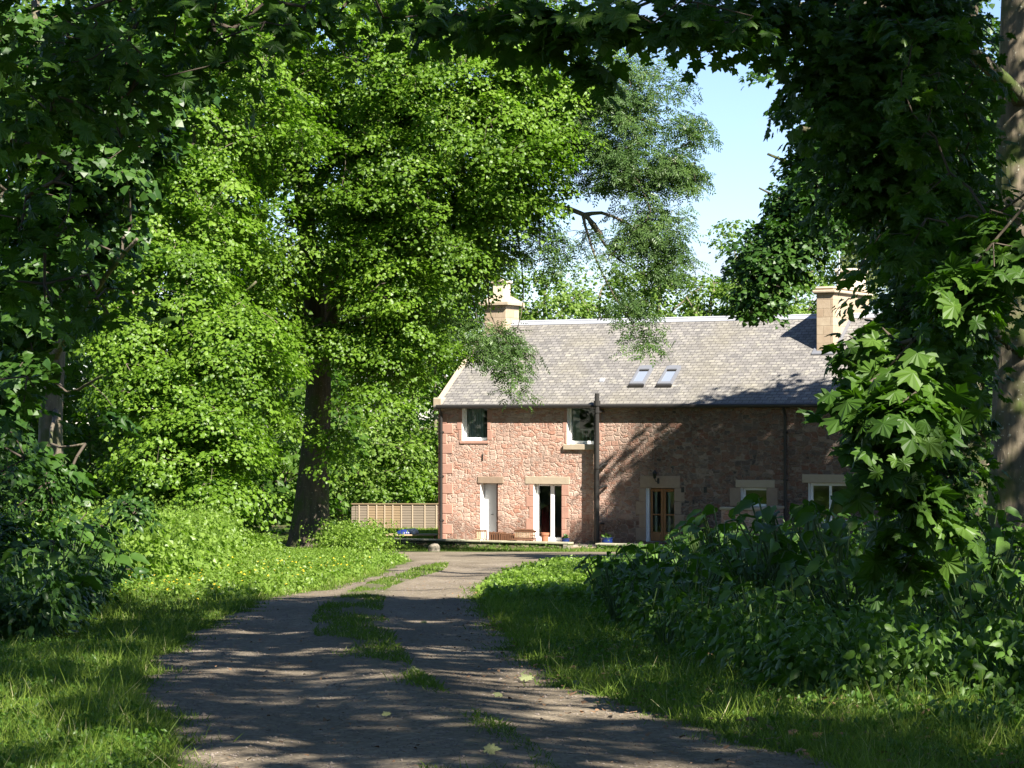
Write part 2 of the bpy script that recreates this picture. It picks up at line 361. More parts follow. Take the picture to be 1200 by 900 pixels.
def ground_mat():
    m, nt, out = new_mat("woodland_soil_and_turf")
    c = coords(nt); n = noise(nt, c, .35, 5); n2 = noise(nt, c, 6, 6, .7); n3 = noise(nt, c, 40, 4, .7)
    g = ramp(nt, n2.outputs[0], [(.3, (.035, .06, .012)), (.6, (.07, .11, .022)), (.8, (.10, .13, .03))])
    s = ramp(nt, n3.outputs[0], [(.3, (.05, .035, .024)), (.7, (.11, .08, .055))])
    f = ramp(nt, n.outputs[0], [(.5, 0.0), (.66, 1.0)])
    principled(nt, out, mix(nt, f.outputs[0], g.outputs[0], s.outputs[0]), .95, .1, n3.outputs[0], .6, .03); return m
M['ground'] = ground_mat()
def track_mat():
    m, nt, out = new_mat("gravel_track")
    c = coords(nt); n = noise(nt, coords(nt, (1, .35, 1)), .9, 5, .6); n2 = noise(nt, c, 7, 5, .7)
    v = N(nt, "ShaderNodeTexVoronoi"); v.inputs['Scale'].default_value = 38; nt.links.new(c, v.inputs['Vector'])
    vb = N(nt, "ShaderNodeTexVoronoi"); vb.inputs['Scale'].default_value = 11; nt.links.new(c, vb.inputs['Vector'])
    sep = nt.nodes.new("ShaderNodeSeparateColor"); nt.links.new(v.outputs['Color'], sep.inputs[0])
    base = ramp(nt, n.outputs[0], [(.3, (.125, .10, .070)), (.55, (.178, .146, .105)), (.75, (.238, .2, .15))])
    col = mix(nt, .75, base.outputs[0], ramp(nt, n2.outputs[0], [(.3, .6), (.7, 1.25)]).outputs[0], 'MULTIPLY')
    col = mix(nt, .8, col, ramp(nt, sep.outputs[0], [(0, .65), (.6, 1.0), (.93, 1.15), (1, 1.8)]).outputs[0], 'MULTIPLY')
    a = nt.nodes.new("ShaderNodeAttribute"); a.attribute_name = "tone"     # how much turf and leaf litter lies on it
    tn = nt.nodes.new("ShaderNodeMath"); tn.operation = 'MULTIPLY_ADD'; nt.links.new(n2.outputs[0], tn.inputs[0]); tn.inputs[1].default_value = 1.3
    ta = nt.nodes.new("ShaderNodeMath"); ta.operation = 'SUBTRACT'; nt.links.new(a.outputs['Fac'], ta.inputs[0]); ta.inputs[1].default_value = .7
    nt.links.new(ta.outputs[0], tn.inputs[2])
    tf = ramp(nt, tn.outputs[0], [(.38, 0.0), (.75, .85)])
    col = mix(nt, tf.outputs[0], col, mix(nt, n2.outputs[0], (.05, .07, .018), (.10, .085, .05)))
    h = mix(nt, .5, mix(nt, .5, v.outputs['Distance'], vb.outputs['Distance']), n2.outputs[0])
    principled(nt, out, col, .93, .15, h, .65, .03); return m
M['track'] = track_mat()
M['pebble'] = simple("pebble_stone", (.22, .185, .155), (.12, .10, .085), 5, .85)
M['flag'] = simple("patio_flagstone", (.4, .34, .27), (.3, .25, .2), 3, .9)
def drystone():
    m, nt, out = new_mat("mossy_drystone")
    c = coords(nt, (2.4, 2.4, 7)); d = noise(nt, coords(nt), 3, 3)
    add = nt.nodes.new("ShaderNodeVectorMath"); add.operation = 'MULTIPLY_ADD'; add.inputs[1].default_value = (.8, .8, .8)
    nt.links.new(d.outputs['Color'], add.inputs[0]); nt.links.new(c, add.inputs[2])
    v1 = N(nt, "ShaderNodeTexVoronoi"); v2 = N(nt, "ShaderNodeTexVoronoi", feature='DISTANCE_TO_EDGE')
    for v in (v1, v2): v.inputs['Scale'].default_value = 1; nt.links.new(add.outputs[0], v.inputs['Vector'])
    sep = nt.nodes.new("ShaderNodeSeparateColor"); nt.links.new(v1.outputs['Color'], sep.inputs[0])
    col = ramp(nt, sep.outputs[0], [(0, (.10, .085, .05)), (.5, (.19, .16, .10)), (1, (.27, .23, .15))])
    e = ramp(nt, v2.outputs['Distance'], [(0, .25), (.12, 1.0)])
    c2 = mix(nt, 1, col.outputs[0], e.outputs[0], 'MULTIPLY')
    mo = ramp(nt, noise(nt, coords(nt), 2.2, 5).outputs[0], [(.48, 0.0), (.62, .8)])
    c2 = mix(nt, mo.outputs[0], c2, (.06, .085, .02))
    principled(nt, out, c2, .95, .1, e.outputs[0], .9, .05); return m
M['drystone'] = drystone()
# ------------------------------------------------------------------ ground and track
TR = [(905, 200, 985), (880, 210, 930), (850, 190, 815), (820, 158, 715), (806, 160, 675), (775, 178, 622), (742, 225, 594), (715, 280, 570), (700, 312, 561),
      (692, 378, 566), (684, 405, 575), (671, 448, 606), (662, 466, 655)]
tY, tL, tR_ = [], [], []
for py, a, b in TR:
    X, Y = ground_at(a, py); tY.append(Y); tL.append(X); tR_.append((b - 600) / F * Y)
for Y, L, Rr in ((58, -2.55, 2.4), (61, -2.5, 5.0), (64, -2.5, 9.0), (68, -3.0, 11.0), (71, -4.2, 12.0), (76, -4.8, 12.0), (81, -4.7, 12.0), (82.5, -4.5, 12)): tY.append(Y); tL.append(L); tR_.append(Rr)
TY0 = tY[0]
def track_edges(Y): return np.interp(Y, tY, tL), np.interp(Y, tY, tR_)
rows = np.concatenate([np.arange(-40, 8, 4), np.arange(8, 100, .5), np.arange(100, 140, 5), [160, 250, 500, 2000]])
xs = np.array([-900, -200, -80, -40, -20, -10, -5, 0, 5, 10, 20, 40, 80, 200, 900], float)
gv = np.array([(x, y, float(gz(y))) for y in rows for x in xs]); nx = len(xs)
gf = np.array([(i * nx + j, i * nx + j + 1, (i + 1) * nx + j + 1, (i + 1) * nx + j) for i in range(len(rows) - 1) for j in range(nx - 1)])
tag(link_mesh("ground", np_mesh("ground", gv, [gf]), M['ground']), kind='structure')

def fbm1(x, seed):
    r = np.random.default_rng(seed); o = np.zeros_like(x)
    for k in range(5):
        f = .25 * 1.9 ** k; o += np.sin(x * f * 2 * math.pi + r.uniform(0, 7)) * .75 ** k
    return o / 2.2
trow = np.arange(4, 82.51, .25); nc = 41
Lr, Rr = track_edges(trow); Lr = Lr + .17 * fbm1(trow, 1) + .05 * np.random.default_rng(1).normal(0, 1, len(trow)); Rr = Rr + .17 * fbm1(trow, 2) + .05 * np.random.default_rng(2).normal(0, 1, len(trow))
Lr[trow < TY0] = np.interp(TY0, trow, Lr); 
mid = [(905, 575), (880, 560), (830, 520), (790, 450), (750, 415), (720, 408), (700, 425), (690, 440), (680, 470), (672, 495), (664, 515)]
midY = [ground_at(a, p)[1] for p, a in mid]; midX = [(a - 600) / F * y for (p, a), y in zip(mid, midY)]
def track_z(x, y):
    """Height of the track's surface: worn wheel ruts either side of a raised middle."""
    x = np.asarray(x, float); y = np.asarray(y, float); l, r = np.interp(y, trow, Lr), np.interp(y, trow, Rr); m = np.interp(y, midY, midX)
    e = np.clip(np.minimum(x - l, r - x), 0, .5) / .5; k = np.where(y < 60, 1.0, 0.0)
    z = .014 + k * (.03 * np.exp(-((x - m) / .42) ** 2) - .012 * np.exp(-((np.abs(x - m) - .85) / .28) ** 2)) + .008 * np.sin(x * 3.1 + y * .7) * np.sin(y * 1.3)
    return gz(y) + .006 + np.maximum(z, .002) * e
tv, tt = [], []
for y, l, r in zip(trow, Lr, Rr):
    m = np.interp(y, midY, midX)
    for j in range(nc):
        x = l + (r - l) * j / (nc - 1); e = min(x - l, r - x); turf = max(0, 1 - e / .3) * .95
        hw = np.interp(y, [11, 20, 26, 34, 40, 60, 66], [.15, .25, .42, .5, .34, .3, 0])
        turf = max(turf, (math.exp(-((x - m) / max(hw, .01)) ** 2) * np.interp(y, [11, 18, 26, 50, 60], [.55, .5, .9, .95, .0]) if hw > 0 else 0))
        tv.append((x, y, float(track_z(x, y)))); tt.append(turf)
tf = np.array([(i * nc + j, i * nc + j + 1, (i + 1) * nc + j + 1, (i + 1) * nc + j) for i in range(len(trow) - 1) for j in range(nc - 1)])
tag(link_mesh("track", np_mesh("track", np.array(tv), [tf], tone=tt, smooth=True), M['track']), kind='structure')

# ------------------------------------------------------------------ the house
TH = math.radians(29); CS, SN = math.cos(TH), math.sin(TH); Y0 = 95.0; ZB = -2.95
def wall(px, py, w=0.0):
    u = (px - 600) / F; Y = (w + Y0 * CS) / (CS + u * SN); X = u * Y
    return X * CS - (Y - Y0) * SN, CAMZ + (HZ - py) / F * Y - ZB
house = empty("stone_house", (0, Y0, ZB), -TH)
tag(house, "long two storey red sandstone house with grey slate roof and two stone chimneys", "house")
TL, TRR = wall(514, 600)[0], 17.0
ZE = wall(600, 470)[1]; TP = .763; HD = 4.05; ZRI = ZE + HD * TP
D2 = 2 * HD
def opening(x0, x1, y0, y1):
    xm = (x0 + x1) / 2
    return wall(x0, 500)[0], wall(x1, 500)[0], wall(xm, y1)[1], wall(xm, y0)[1]
OP = {'w1': opening(541.5, 571, 476, 516.5), 'w2': opening(664.5, 699.5, 476, 520.5), 'd1': opening(563, 583.5, 566.5, 633),
      'd2': opening(625.5, 658, 567.5, 634), 'd3': opening(757, 790, 572, 635), 'w3': opening(868, 898, 571.5, 593.5), 'w4': opening(947, 994, 566, 612.5)}
REV = .2
mb = MB()
xb = sorted({TL, TRR} | {o[0] for o in OP.values()} | {o[1] for o in OP.values()})
zb_ = sorted({0.0, ZE - .06} | {o[2] for o in OP.values()} | {o[3] for o in OP.values()})
for i in range(len(xb) - 1):
    for k in range(len(zb_) - 1):
        cx, cz = (xb[i] + xb[i + 1]) / 2, (zb_[k] + zb_[k + 1]) / 2
        if any(o[0] < cx < o[1] and o[2] < cz < o[3] for o in OP.values()): continue
        mb.add([(xb[i], 0, zb_[k]), (xb[i + 1], 0, zb_[k]), (xb[i + 1], 0, zb_[k + 1]), (xb[i], 0, zb_[k + 1])], [(0, 1, 2, 3)])
for key, (a, b, c, d) in OP.items():   # painted ingoes of every opening
    e = REV + .16
    mb.add([(a, 0, c), (a, e, c), (a, e, d), (a, 0, d)], [(0, 1, 2, 3)], 1)
    mb.add([(b, 0, c), (b, e, c), (b, e, d), (b, 0, d)], [(3, 2, 1, 0)], 1 if key[0] == 'w' else 2)
    mb.add([(a, 0, d), (b, 0, d), (b, e, d), (a, e, d)], [(0, 3, 2, 1)], 2)
    mb.add([(a, 0, c), (b, 0, c), (b, e, c), (a, e, c)], [(0, 1, 2, 3)], 1)
# gables, back wall and the floor inside
for x, s in ((TL, 1), (TRR, -1)):
    pts = [(x, 0, 0), (x, D2, 0), (x, D2, ZE - .06), (x, HD, ZRI - .12), (x, 0, ZE - .06)]
    mb.add(pts, [(4, 3, 2, 1, 0) if s > 0 else (0, 1, 2, 3, 4)])
mb.add([(TL, D2, 0), (TRR, D2, 0), (TRR, D2, ZE - .06), (TL, D2, ZE - .06)], [(0, 1, 2, 3)])
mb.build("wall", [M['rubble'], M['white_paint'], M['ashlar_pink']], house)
mb = MB(); mb.box(TL + .1, TRR - .1, .5, D2 - .1, .2, .3); mb.box(TL + .1, TRR - .1, .5, D2 - .1, 2.75, 2.95); mb.box(TL + .1, TRR - .1, 2.6, 2.7, .31, ZE - .3)
mb.build("interior_room", M['interior'], house)
# roof: two slopes, thick at the eaves
OV = .2
def slope_box(mb, t0, t1, y0, y1, sgn, th=.09, lift=0.0, mi=0):
    """A slab lying on the front (sgn 1) or back (sgn -1) slope between horizontal distances y0..y1 from that eaves line."""
    def P(t, y, h):
        z = ZE + y * TP + h / math.cos(math.atan(TP))
        return (t, y if sgn > 0 else D2 - y, z)
    b = [P(t0, y0, lift - th), P(t1, y0, lift - th), P(t1, y1, lift - th), P(t0, y1, lift - th)]
    tp = [P(t0, y0, lift), P(t1, y0, lift), P(t1, y1, lift), P(t0, y1, lift)]
    if sgn < 0: b = [b[1], b[0], b[3], b[2]]; tp = [tp[1], tp[0], tp[3], tp[2]]
    mb.hexa(b + tp, mi)
mb = MB(); slope_box(mb, TL - .06, TRR + .06, -OV, HD, 1); slope_box(mb, TL - .06, TRR + .06, -OV, HD - .003, -1)
roof = mb.build("roof", M['slate'], house)
mb = MB(); slope_box(mb, TL - .1, TL + .1, -OV + .12, HD - .1, 1, .16, .045); mb.box(TL - .16, TL + .22, -.16, .2, ZE - .34, ZE + .14, bev=.03)
mb.build("skew_stone", M['ashlar_buff'], roof)
mb = MB()
n = 20
for i in range(n):
    a = TL + .3 + (TRR - TL - .4) * i / n; b = TL + .3 + (TRR - TL - .4) * (i + 1) / n - .008
    slope_box(mb, a, b, HD - .17, HD + .01, 1, .02, .034); slope_box(mb, a, b, HD - .17, HD - .02, -1, .02, .034)
mb.tube([(TL + .3, HD, ZRI + .03), (TRR - .1, HD, ZRI + .03)], .055, 8)
mb.build("ridge_flashing", M['lead'], roof)
# gutter and pipes
mb = MB(); mb.tube([(TL + .05, -OV - .05, ZE - OV * TP - .05), (TRR, -OV - .05, ZE - OV * TP - .05)], .075, 10)
mb.box(TL + .03, TRR, -.03, -.004, ZE - .24, ZE - .07); gut = mb.build("gutter", M['black_metal'], house)
def pipe(px, r, z1, w=-.09, top=False):
    t = wall(px, 500)[0]; mb = MB(); pts = [(t, w, .12), (t, w, z1)]
    if not top: pts += [(t, w - .01, z1 + .03), (t, -OV - .05, ZE - OV * TP - .12)]
    mb.tube(pts, r, 10)
    for k in range(3):
        z = .9 + k * (z1 - 1.2) / 2.2; mb.tube([(t, w, z), (t, w, z + .07)], r * 1.35, 10); mb.box(t - r * 1.6, t + r * 1.6, w, -.004, z + .01, z + .05)
    return mb.build("drainpipe", M['black_metal'], house, smooth=False)
pipe(518.5, .055, ZE - .55); pipe(921, .05, ZE - .55)
zt = wall(703, 461)[1]
tpipe = wall(704.5, 500)[0]
p = pipe(704.5, .085, zt, -.33, True)
mb = MB(); mb.tube([(tpipe - .2, -.11, .1), (tpipe - .2, -.11, ZE - .5)], .045, 8); mb.tube([(tpipe, -.33, zt - .45), (tpipe, -.33, zt - .27)], .125, 10)
mb.tube([(tpipe + .0, -.33, 2.9), (tpipe + .2, -.2, 3.1), (tpipe + .24, -.02, 3.12)], .05, 8); mb.tube([(tpipe, -.33, 2.2), (tpipe + .2, -.2, 2.3), (tpipe + .24, -.02, 2.3)], .045, 8)
mb.build("waste_pipe", M['black_metal'], house)
# dressed stones
def stone(name, x0, x1, y0, y1, mat, proud=.012, bev=.012):
    xm = (x0 + x1) / 2; mb = MB(); mb.box(wall(x0, 500)[0], wall(x1, 500)[0], -proud, .12, wall(xm, y1)[1], wall(xm, y0)[1], bev=bev)
    return mb.build(name, M[mat], house)
stone("lintel", 560, 590, 558.5, 566.4, 'ashlar_brown', .03); stone("lintel", 615.5, 667.5, 558.5, 567.4, 'ashlar_buff', .02)
stone("lintel", 750, 797, 557.5, 571.9, 'ashlar_brown', .02); stone("lintel", 862, 908, 562.5, 571.4, 'ashlar_buff', .02)
stone("lintel", 940, 1000, 556, 565.9, 'ashlar_buff', .02)
stone("window_sill", 661, 701, 520.6, 527, 'ashlar_buff', .09); stone("window_sill", 539, 573, 516.6, 520, 'ashlar_pink', .03)
stone("window_sill", 865, 901, 593.6, 598, 'ashlar_buff', .07); stone("window_sill", 944, 997, 612.6, 618, 'ashlar_buff', .07)
def margins(xa, xb_, ytop, ybot, mat, n, wide=9, narrow=5.5):
    for side, x in ((-1, xa), (1, xb_)):
        mb = MB()
        for k in range(n):
            w = wide if (k + (side > 0)) % 2 else narrow
            y0 = ytop + (ybot - ytop) * k / n; y1 = ytop + (ybot - ytop) * (k + 1) / n - .25
            x0, x1 = (x - w, x - .05) if side < 0 else (x + .05, x + w)
            mb.box(wall(x0, 500)[0], wall(x1, 500)[0], -.014, .1, wall(x, y1)[1], wall(x, y0)[1], bev=.014)
        mb.build("quoin_stones", M[mat], house)
margins(625.5, 658, 567.8, 634, 'ashlar_pink', 5); margins(757, 790, 572.2, 634, 'ashlar_brown', 4, 12, 8)
margins(868, 898, 571.8, 593.4, 'ashlar_brown', 1, 13, 13); margins(541.5, 571, 480, 516, 'ashlar_pink', 3, 6, 4)
margins(664.5, 699.5, 480, 520, 'ashlar_pink', 3, 5, 3.2)
mb = MB(); nq = 13
for k in range(nq):
    w = .62 if k % 2 else .36; z0 = .05 + k * (ZE - .5) / nq
    mb.box(TL - .02, TL + w, -.018, (.36 if k % 2 else .62), z0, z0 + (ZE - .5) / nq - .012, bev=.016)
mb.build("quoin_stones", M['ashlar_pink'], house)
# windows: casement frame with child pane, guard rail and curtain
def window(key, mull=0, fr=.075, rail=False, curtain=0.0, mat='white_paint', bottom=.12):
    a, b, c, d = OP[key]; y = REV; mb = MB(); g = .004
    mb.box(a + g, a + fr, y, y + .07, c + g, d - g, bev=.008); mb.box(b - fr, b - g, y, y + .07, c + g, d - g, bev=.008)
    mb.box(a + fr, b - fr, y + .002, y + .07, d - fr, d - g, bev=.008); mb.box(a + fr, b - fr, y - .02, y + .07, c + g, c + bottom, bev=.008)
    for k in range(mull):
        x = a + (b - a) * (k + 1) / (mull + 1); mb.box(x - .05, x + .05, y + .003, y + .068, c + bottom, d - fr, bev=.008)
    o = mb.build("window", M[mat], house)
    mb = MB(); mb.box(a + fr - .01, b - fr + .01, y + .03, y + .04, c + bottom - .01, d - fr + .01); mb.build("pane", M['glass'], o)
    if rail:
        mb = MB(); zt = c + (d - c) * .40; mb.box(a + fr, b - fr, y + .16, y + .19, zt - .05, zt)
        for k in range(7): x = a + fr + (b - a - 2 * fr) * (k + .5) / 7; mb.box(x - .016, x + .016, y + .16, y + .19, c + bottom, zt - .051)
        mb.build("guard_rail", M['white_paint'], o)
    if curtain:
        mb = MB(); x0, x1 = a + .03, a + (b - a) * curtain; nn = 28; vs = []
        for k in range(nn + 1):
            x = x0 + (x1 - x0) * k / nn; yy = y + .10 + .025 * math.sin(k * 1.6)
            vs += [(x, yy, c + .02), (x, yy, d + .02), (x, yy + .006, c + .02), (x, yy + .006, d + .02)]
        fs = []
        for k in range(nn): q = 4 * k; fs += [(q, q + 4, q + 5, q + 1), (q + 2, q + 3, q + 7, q + 6), (q + 1, q + 5, q + 7, q + 3)]
        mb.add(vs, fs); mb.build("curtain", M['curtain'], o)
    return o
window('w1', rail=True, curtain=.72); window('w2', rail=True, curtain=.3)
window('w3', fr=.09, bottom=.09); window('w4', mull=1, fr=.1, bottom=.1)
# doors
a, b, c, d = OP['d1']; y = REV
mb = MB(); mb.box(a + .01, b - .17, y + .1, y + .15, c + .02, d - .01, bev=.01); o = mb.build("door", M['grey_paint'], house)
mb = MB(); mb.box(b - .169, b - .005, y - .02, y + .09, c + .02, d - .006, bev=.01); mb.build("door_frame", M['brown_paint'], o)
mb = MB(); mb.tube([(a + .33, y + .1, c + .95), (a + .33, y + .04, c + .95), (a + .42, y + .04, c + .95)], .014, 6); mb.build("handle", M['black_metal'], o)
a, b, c, d = OP['d2']; mb = MB(); g = .005
mb.box(a + g, a + .09, y, y + .08, c + .02, d - g, bev=.01); mb.box(b - .05, b - g, y, y + .08, c + .02, d - g, bev=.01)
xm = a + (b - a) * .575; mb.box(xm - .07, xm + .09, y - .01, y + .08, c + .02, d - .03, bev=.01)
mb.box(a + .09, b - .05, y + .002, y + .08, d - .06, d - g, bev=.008); mb.box(a + .09, b - .05, y - .02, y + .08, c + .01, c + .14, bev=.01)
o = mb.build("french_door", M['white_paint'], house); tag(o)
mb = MB(); mb.box(a + .085, xm - .068, y + .035, y + .045, c + .13, d - .05); mb.build("pane", M['glass'], o); mb = MB(); mb.box(xm + .088, b - .045, y + .035, y + .045, c + .13, d - .05); mb.build("pane", M['glass'], o)
mb = MB(); vs = []; nn = 16
for k in range(nn + 1):
    x = a + .1 + .34 * k / nn; yy = y + .2 + .025 * math.sin(k * 1.9); vs += [(x, yy, c + .1), (x, yy, c + 1.15 + .2 * k / nn), (x, yy + .006, c + .1), (x, yy + .006, c + 1.15 + .2 * k / nn)]
mb.add(vs, [f for k in range(nn) for f in ((4 * k, 4 * k + 4, 4 * k + 5, 4 * k + 1), (4 * k + 2, 4 * k + 3, 4 * k + 7, 4 * k + 6))]); mb.build("curtain", M['red_curtain'], o)
a, b, c, d = OP['d3']
mb = MB(); mb.box(a + .004, a + .055, y - .1, y + .03, c + .02, d - .005, bev=.006); fr_ = mb.build("door_frame", M['white_paint'], house)
xa, xb2 = a + .07, b - .01; xm = (xa + xb2) / 2; mb = MB()
for (p, q) in ((xa, xm - .003), (xm + .003, xb2)):
    mb.box(p, p + .1, y, y + .05, c + .03, d - .02, bev=.01); mb.box(q - .1, q, y, y + .05, c + .03, d - .02, bev=.01)
    mb.box(p + .1, q - .1, y + .002, y + .05, d - .13, d - .02, bev=.008); mb.box(p + .1, q - .1, y + .002, y + .05, c + .03, c + .35, bev=.008)
    mb.box(p + .1, q - .1, y + .01, y + .045, c + .95, c + 1.0)
o = mb.build("double_door", M['oak_door'], house)
for (p, q) in ((xa, xm - .003), (xm + .003, xb2)): mb = MB(); mb.box(p + .09, q - .09, y + .025, y + .032, c + .34, d - .12); mb.build("pane", M['glass'], o)
for (p, q) in ((xa, xm), (xm, xb2)): mb = MB(); mb.box(p + .11, p + .2, y + .16, y + .17, c + .35, d - .12); mb.build("curtain", M['curtain'], o)
# vents and lantern
for px, py, w, h in ((565.5, 536, 1.6, 8), (800, 574, 4, 6), (826.5, 574, 4, 7), (812.5, 588, 2.4, 5)):
    t, z = wall(px, py); mb = MB(); s = .0305; mb.box(t - w * s / 2, t + w * s / 2, -.02, .02, z - h * s / 2, z + h * s / 2, bev=.006)
    for k in range(3): mb.box(t - w * s / 2 + .008, t + w * s / 2 - .008, -.03, -.021, z - h * s / 2 + h * s * (k + .4) / 3.4, z - h * s / 2 + h * s * (k + .4) / 3.4 + .02)
    mb.build("wall_vent", M['black_metal'], house)
t, z = wall(770, 557); mb = MB(); mb.box(t + .02, t + .1, -.05, -.021, z - .3, z - .1, bev=.01)
mb.tube([(t + .06, -.05, z - .2), (t + .03, -.16, z - .22), (t, -.2, z - .12)], .014, 6)
mb.lathe([(.02, -.12), (.05, -.1), (.075, .06), (.1, .08), (.06, .15), (.02, .19)], (t, -.2, z), 6); ln = mb.build("wall_lantern", M['black_metal'], house)
mb = MB(); mb.lathe([(.052, -.085), (.079, .055)], (t, -.2, z), 6); mb.build("lantern_glass", M['glass'], ln)
# skylights lie on the slope
def skylight(px0, px1, py0, py1):
    def inv(px, py):
        u = (px - 600) / F; vv = (HZ - py) / F; lo, hi = 0.0, HD
        for _ in range(50):
            w = (lo + hi) / 2; t, z = wall(px, py, w)
            if z > ZE + w * TP: lo = w
            else: hi = w
        return wall(px, py, lo)[0], lo
    t0, w0 = inv(px0, py1); t1, _ = inv(px1, py1); _, w1 = inv(px1, py0)
    mb = MB(); f = .085
    slope_box(mb, t0, t0 + f, w0, w1, 1, .11, .1); slope_box(mb, t1 - f, t1, w0, w1, 1, .11, .1)
    slope_box(mb, t0 + f, t1 - f, w0, w0 + f, 1, .11, .1); slope_box(mb, t0 + f, t1 - f, w1 - f * 2.1, w1, 1, .11, .115)
    o = mb.build("skylight", M['zinc'], house)
    mb = MB(); slope_box(mb, t0 + f - .005, t1 - f + .005, w0 + f - .005, w1 - f * 2.1 + .005, 1, .03, .06); mb.build("pane", M['sky_glass'], o)
    mb = MB(); slope_box(mb, t0 - .03, t1 + .03, w0 - .07, w0 - .003, 1, .06, .075); mb.build("flashing", M['black_metal'], o); mb = MB(); slope_box(mb, t0 + f, t1 - f, w1 - f * 2.1 - .04, w1 - f * 2.1 - .006, 1, .03, .095); mb.build("flashing", M['black_metal'], o)
skylight(737.5, 754, 432.5, 453); skylight(770, 786.5, 432.5, 453)
mb = MB(); t_, z_ = wall(704, 447, 1.0)
slope_box(mb, wall(703, 447, .95)[0], wall(708, 447, .95)[0], .9, 1.03, 1, .08, .05); mb.build("roof_vent", M['lead'], roof)
# chimneys
cl = wall(568, 400, 3.5)[0]; t0 = TL - .02; t1 = t0 + .98; w0, w1 = 3.5, 4.55
zc = 6.22 - ZB
mb = MB(); mb.box(t0, t1, w0, w1, ZE + 2.2, zc, bev=.02); c1 = mb.build("chimney", M['chimney'], house)
mb = MB(); e = .16; q = [(t0 - e, w0 - e), (t1 + e, w0 - e), (t1 + e, w1 + e), (t0 - e, w1 + e)]; i_ = .2
q2 = [(t0 + i_, w0 + i_), (t1 - i_, w0 + i_), (t1 - i_, w1 - i_), (t0 + i_, w1 - i_)]
mb.hexa([(*p, zc + .002) for p in q] + [(*p, zc + .1) for p in q]); mb.hexa([(*p, zc + .101) for p in q] + [(*p, zc + .36) for p in q2]); mb.build("chimney_cap", M['ashlar_buff'], c1)
mb = MB(); mb.box(t0 + .24, t1 - .24, w0 + .26, w1 - .26, zc + .361, zc + .86, bev=.02); mb.box(t0 + .17, t1 - .17, w0 + .19, w1 - .19, zc + .861, zc + .97, bev=.03); mb.lathe([(.14, 0), (.12, .1), (.1, .1)], ((t0 + t1) / 2, (w0 + w1) / 2, zc + .971), 10)
mb.build("chimney_pot", M['pot_cream'], c1)
t0 = 11.18; t1 = t0 + .66; w0, w1 = 2.3, 5.8; zc = 6.28 - ZB
mb = MB(); mb.box(t0, t1, w0, w1, ZE + 1.2, zc, bev=.02); c2 = mb.build("chimney", M['chimney'], house)
mb = MB(); e = .12; mb.box(t0 - e, t1 + e, w0 - e, w1 + e, zc + .002, zc + .12, bev=.03); mb.box(t0 - .05, t1 + .05, w0 - .05, w1 + .05, zc + .122, zc + .24, bev=.05); mb.build("chimney_cap", M['ashlar_buff'], c2)
for k, (wc, h) in enumerate(((4.75, .85),)):
    mb = MB(); mb.box(t0 + .02, t1 - .02, wc - .55, wc + .75, zc + .242, zc + h, bev=.02); mb.box(t0 - .05, t1 + .05, wc - .62, wc + .82, zc + h + .002, zc + h + .13, bev=.03); mb.build("chimney_pot", M['pot_cream'], c2)
mb = MB(); slope_box(mb, t1 + .004, t1 + .12, w0 - .05, HD - .2, 1, .03, .05); slope_box(mb, t0 - .12, t0 - .004, w0 - .05, HD - .2, 1, .03, .05); slope_box(mb, t0 - .11, t1 + .11, w0 - .2, w0 - .055, 1, .03, .05); mb.build("chimney_flashing", M['zinc'], c2)
mb = MB(); ta, za = wall(998, 337, 4.0); mb.tube([(t0 + .3, 3.75, zc + .242), (t0 + .3, 3.75, wall(998, 272, 3.75)[1])], [.03, .02], 6)
zt_ = wall(998, 272, 3.75)[1]; mb.tube([(t0 + .3, 3.4, zt_ - .12), (t0 + .3, 4.2, zt_ - .12)], .008, 4)
mb.build("aerial_mast", M['grey_paint'], house)

# ------------------------------------------------------------------ patio, its wall, and what stands there
PW = -3.0; PT = wall(600, 633.5)[1]
def hthing(name, label, cat, t, w, z=0.0, rz=0.0, group=None):
    loc = Matrix.Rotation(-TH, 4, 'Z') @ Vector((t, w, 0)) + Vector((0, Y0, ZB + z))
    return tag(empty(name, loc, -TH + rz), label, cat, group)
PZ = wall(640, 634.3)[1] - .03
mb = MB(); mb.box(TL - 5.0, 16.5, PW + .3, -.01, -.3, PZ - .02)
pt = mb.build("patio", M['flag']); pt.location = (0, Y0, ZB); pt.rotation_euler = (0, 0, -TH); tag(pt, kind='structure')
def wall_pts(px, py): return wall(px, py, PW)
tA, tB, tC, tD = wall(442, 600, PW)[0], wall(667, 600, PW)[0], wall(699, 600, PW)[0], 15.0
zt1 = wall(560, 632.8, PW)[1]
for (p, q, lab) in ((tA, tB, "long low mossy drystone patio wall topped with thin pale coping, left of the steps"), (tC, tD, "short low drystone patio wall under the right blue pot, running behind the broad-leaved plants")):
    o = hthing("patio_wall", lab, "wall", (p + q) / 2, PW, 0); L = (q - p) / 2
    mb = MB(); nseg = int((q - p) / .35) + 1
    zz = zt1 - .075
    for k in range(nseg):
        x0 = -L + 2 * L * k / nseg; x1 = -L + 2 * L * (k + 1) / nseg; j = R.uniform(-.012, .012)
        mb.box(x0, x1, -.01 + j, .3, -.35, zz)
    mb.build("stonework", M['drystone'], o)
    mb = MB(); n = max(2, int((q - p) / .8))
    for k in range(n): mb.box(-L - .02 + (2 * L + .04) * k / n, -L - .02 + (2 * L + .04) * (k + 1) / n - .012, -.07 + R.uniform(-.015, .01), .34, zz + .002, zz + .07 + R.uniform(-.01, .008), bev=.015)
    mb.build("coping", M['cope'], o)
o = hthing("stone_steps", "worn stone steps in the gap between the two patio walls", "steps", (tB + tC) / 2, PW, 0); L = (tC - tB) / 2 - .01
mb = MB(); mb.box(-L, L, -.25, .1, -.3, .02, bev=.02); mb.box(-L, L, .102, .45, -.3, zt1 - .16, bev=.02); mb.build("step", M['ashlar_brown'], o)
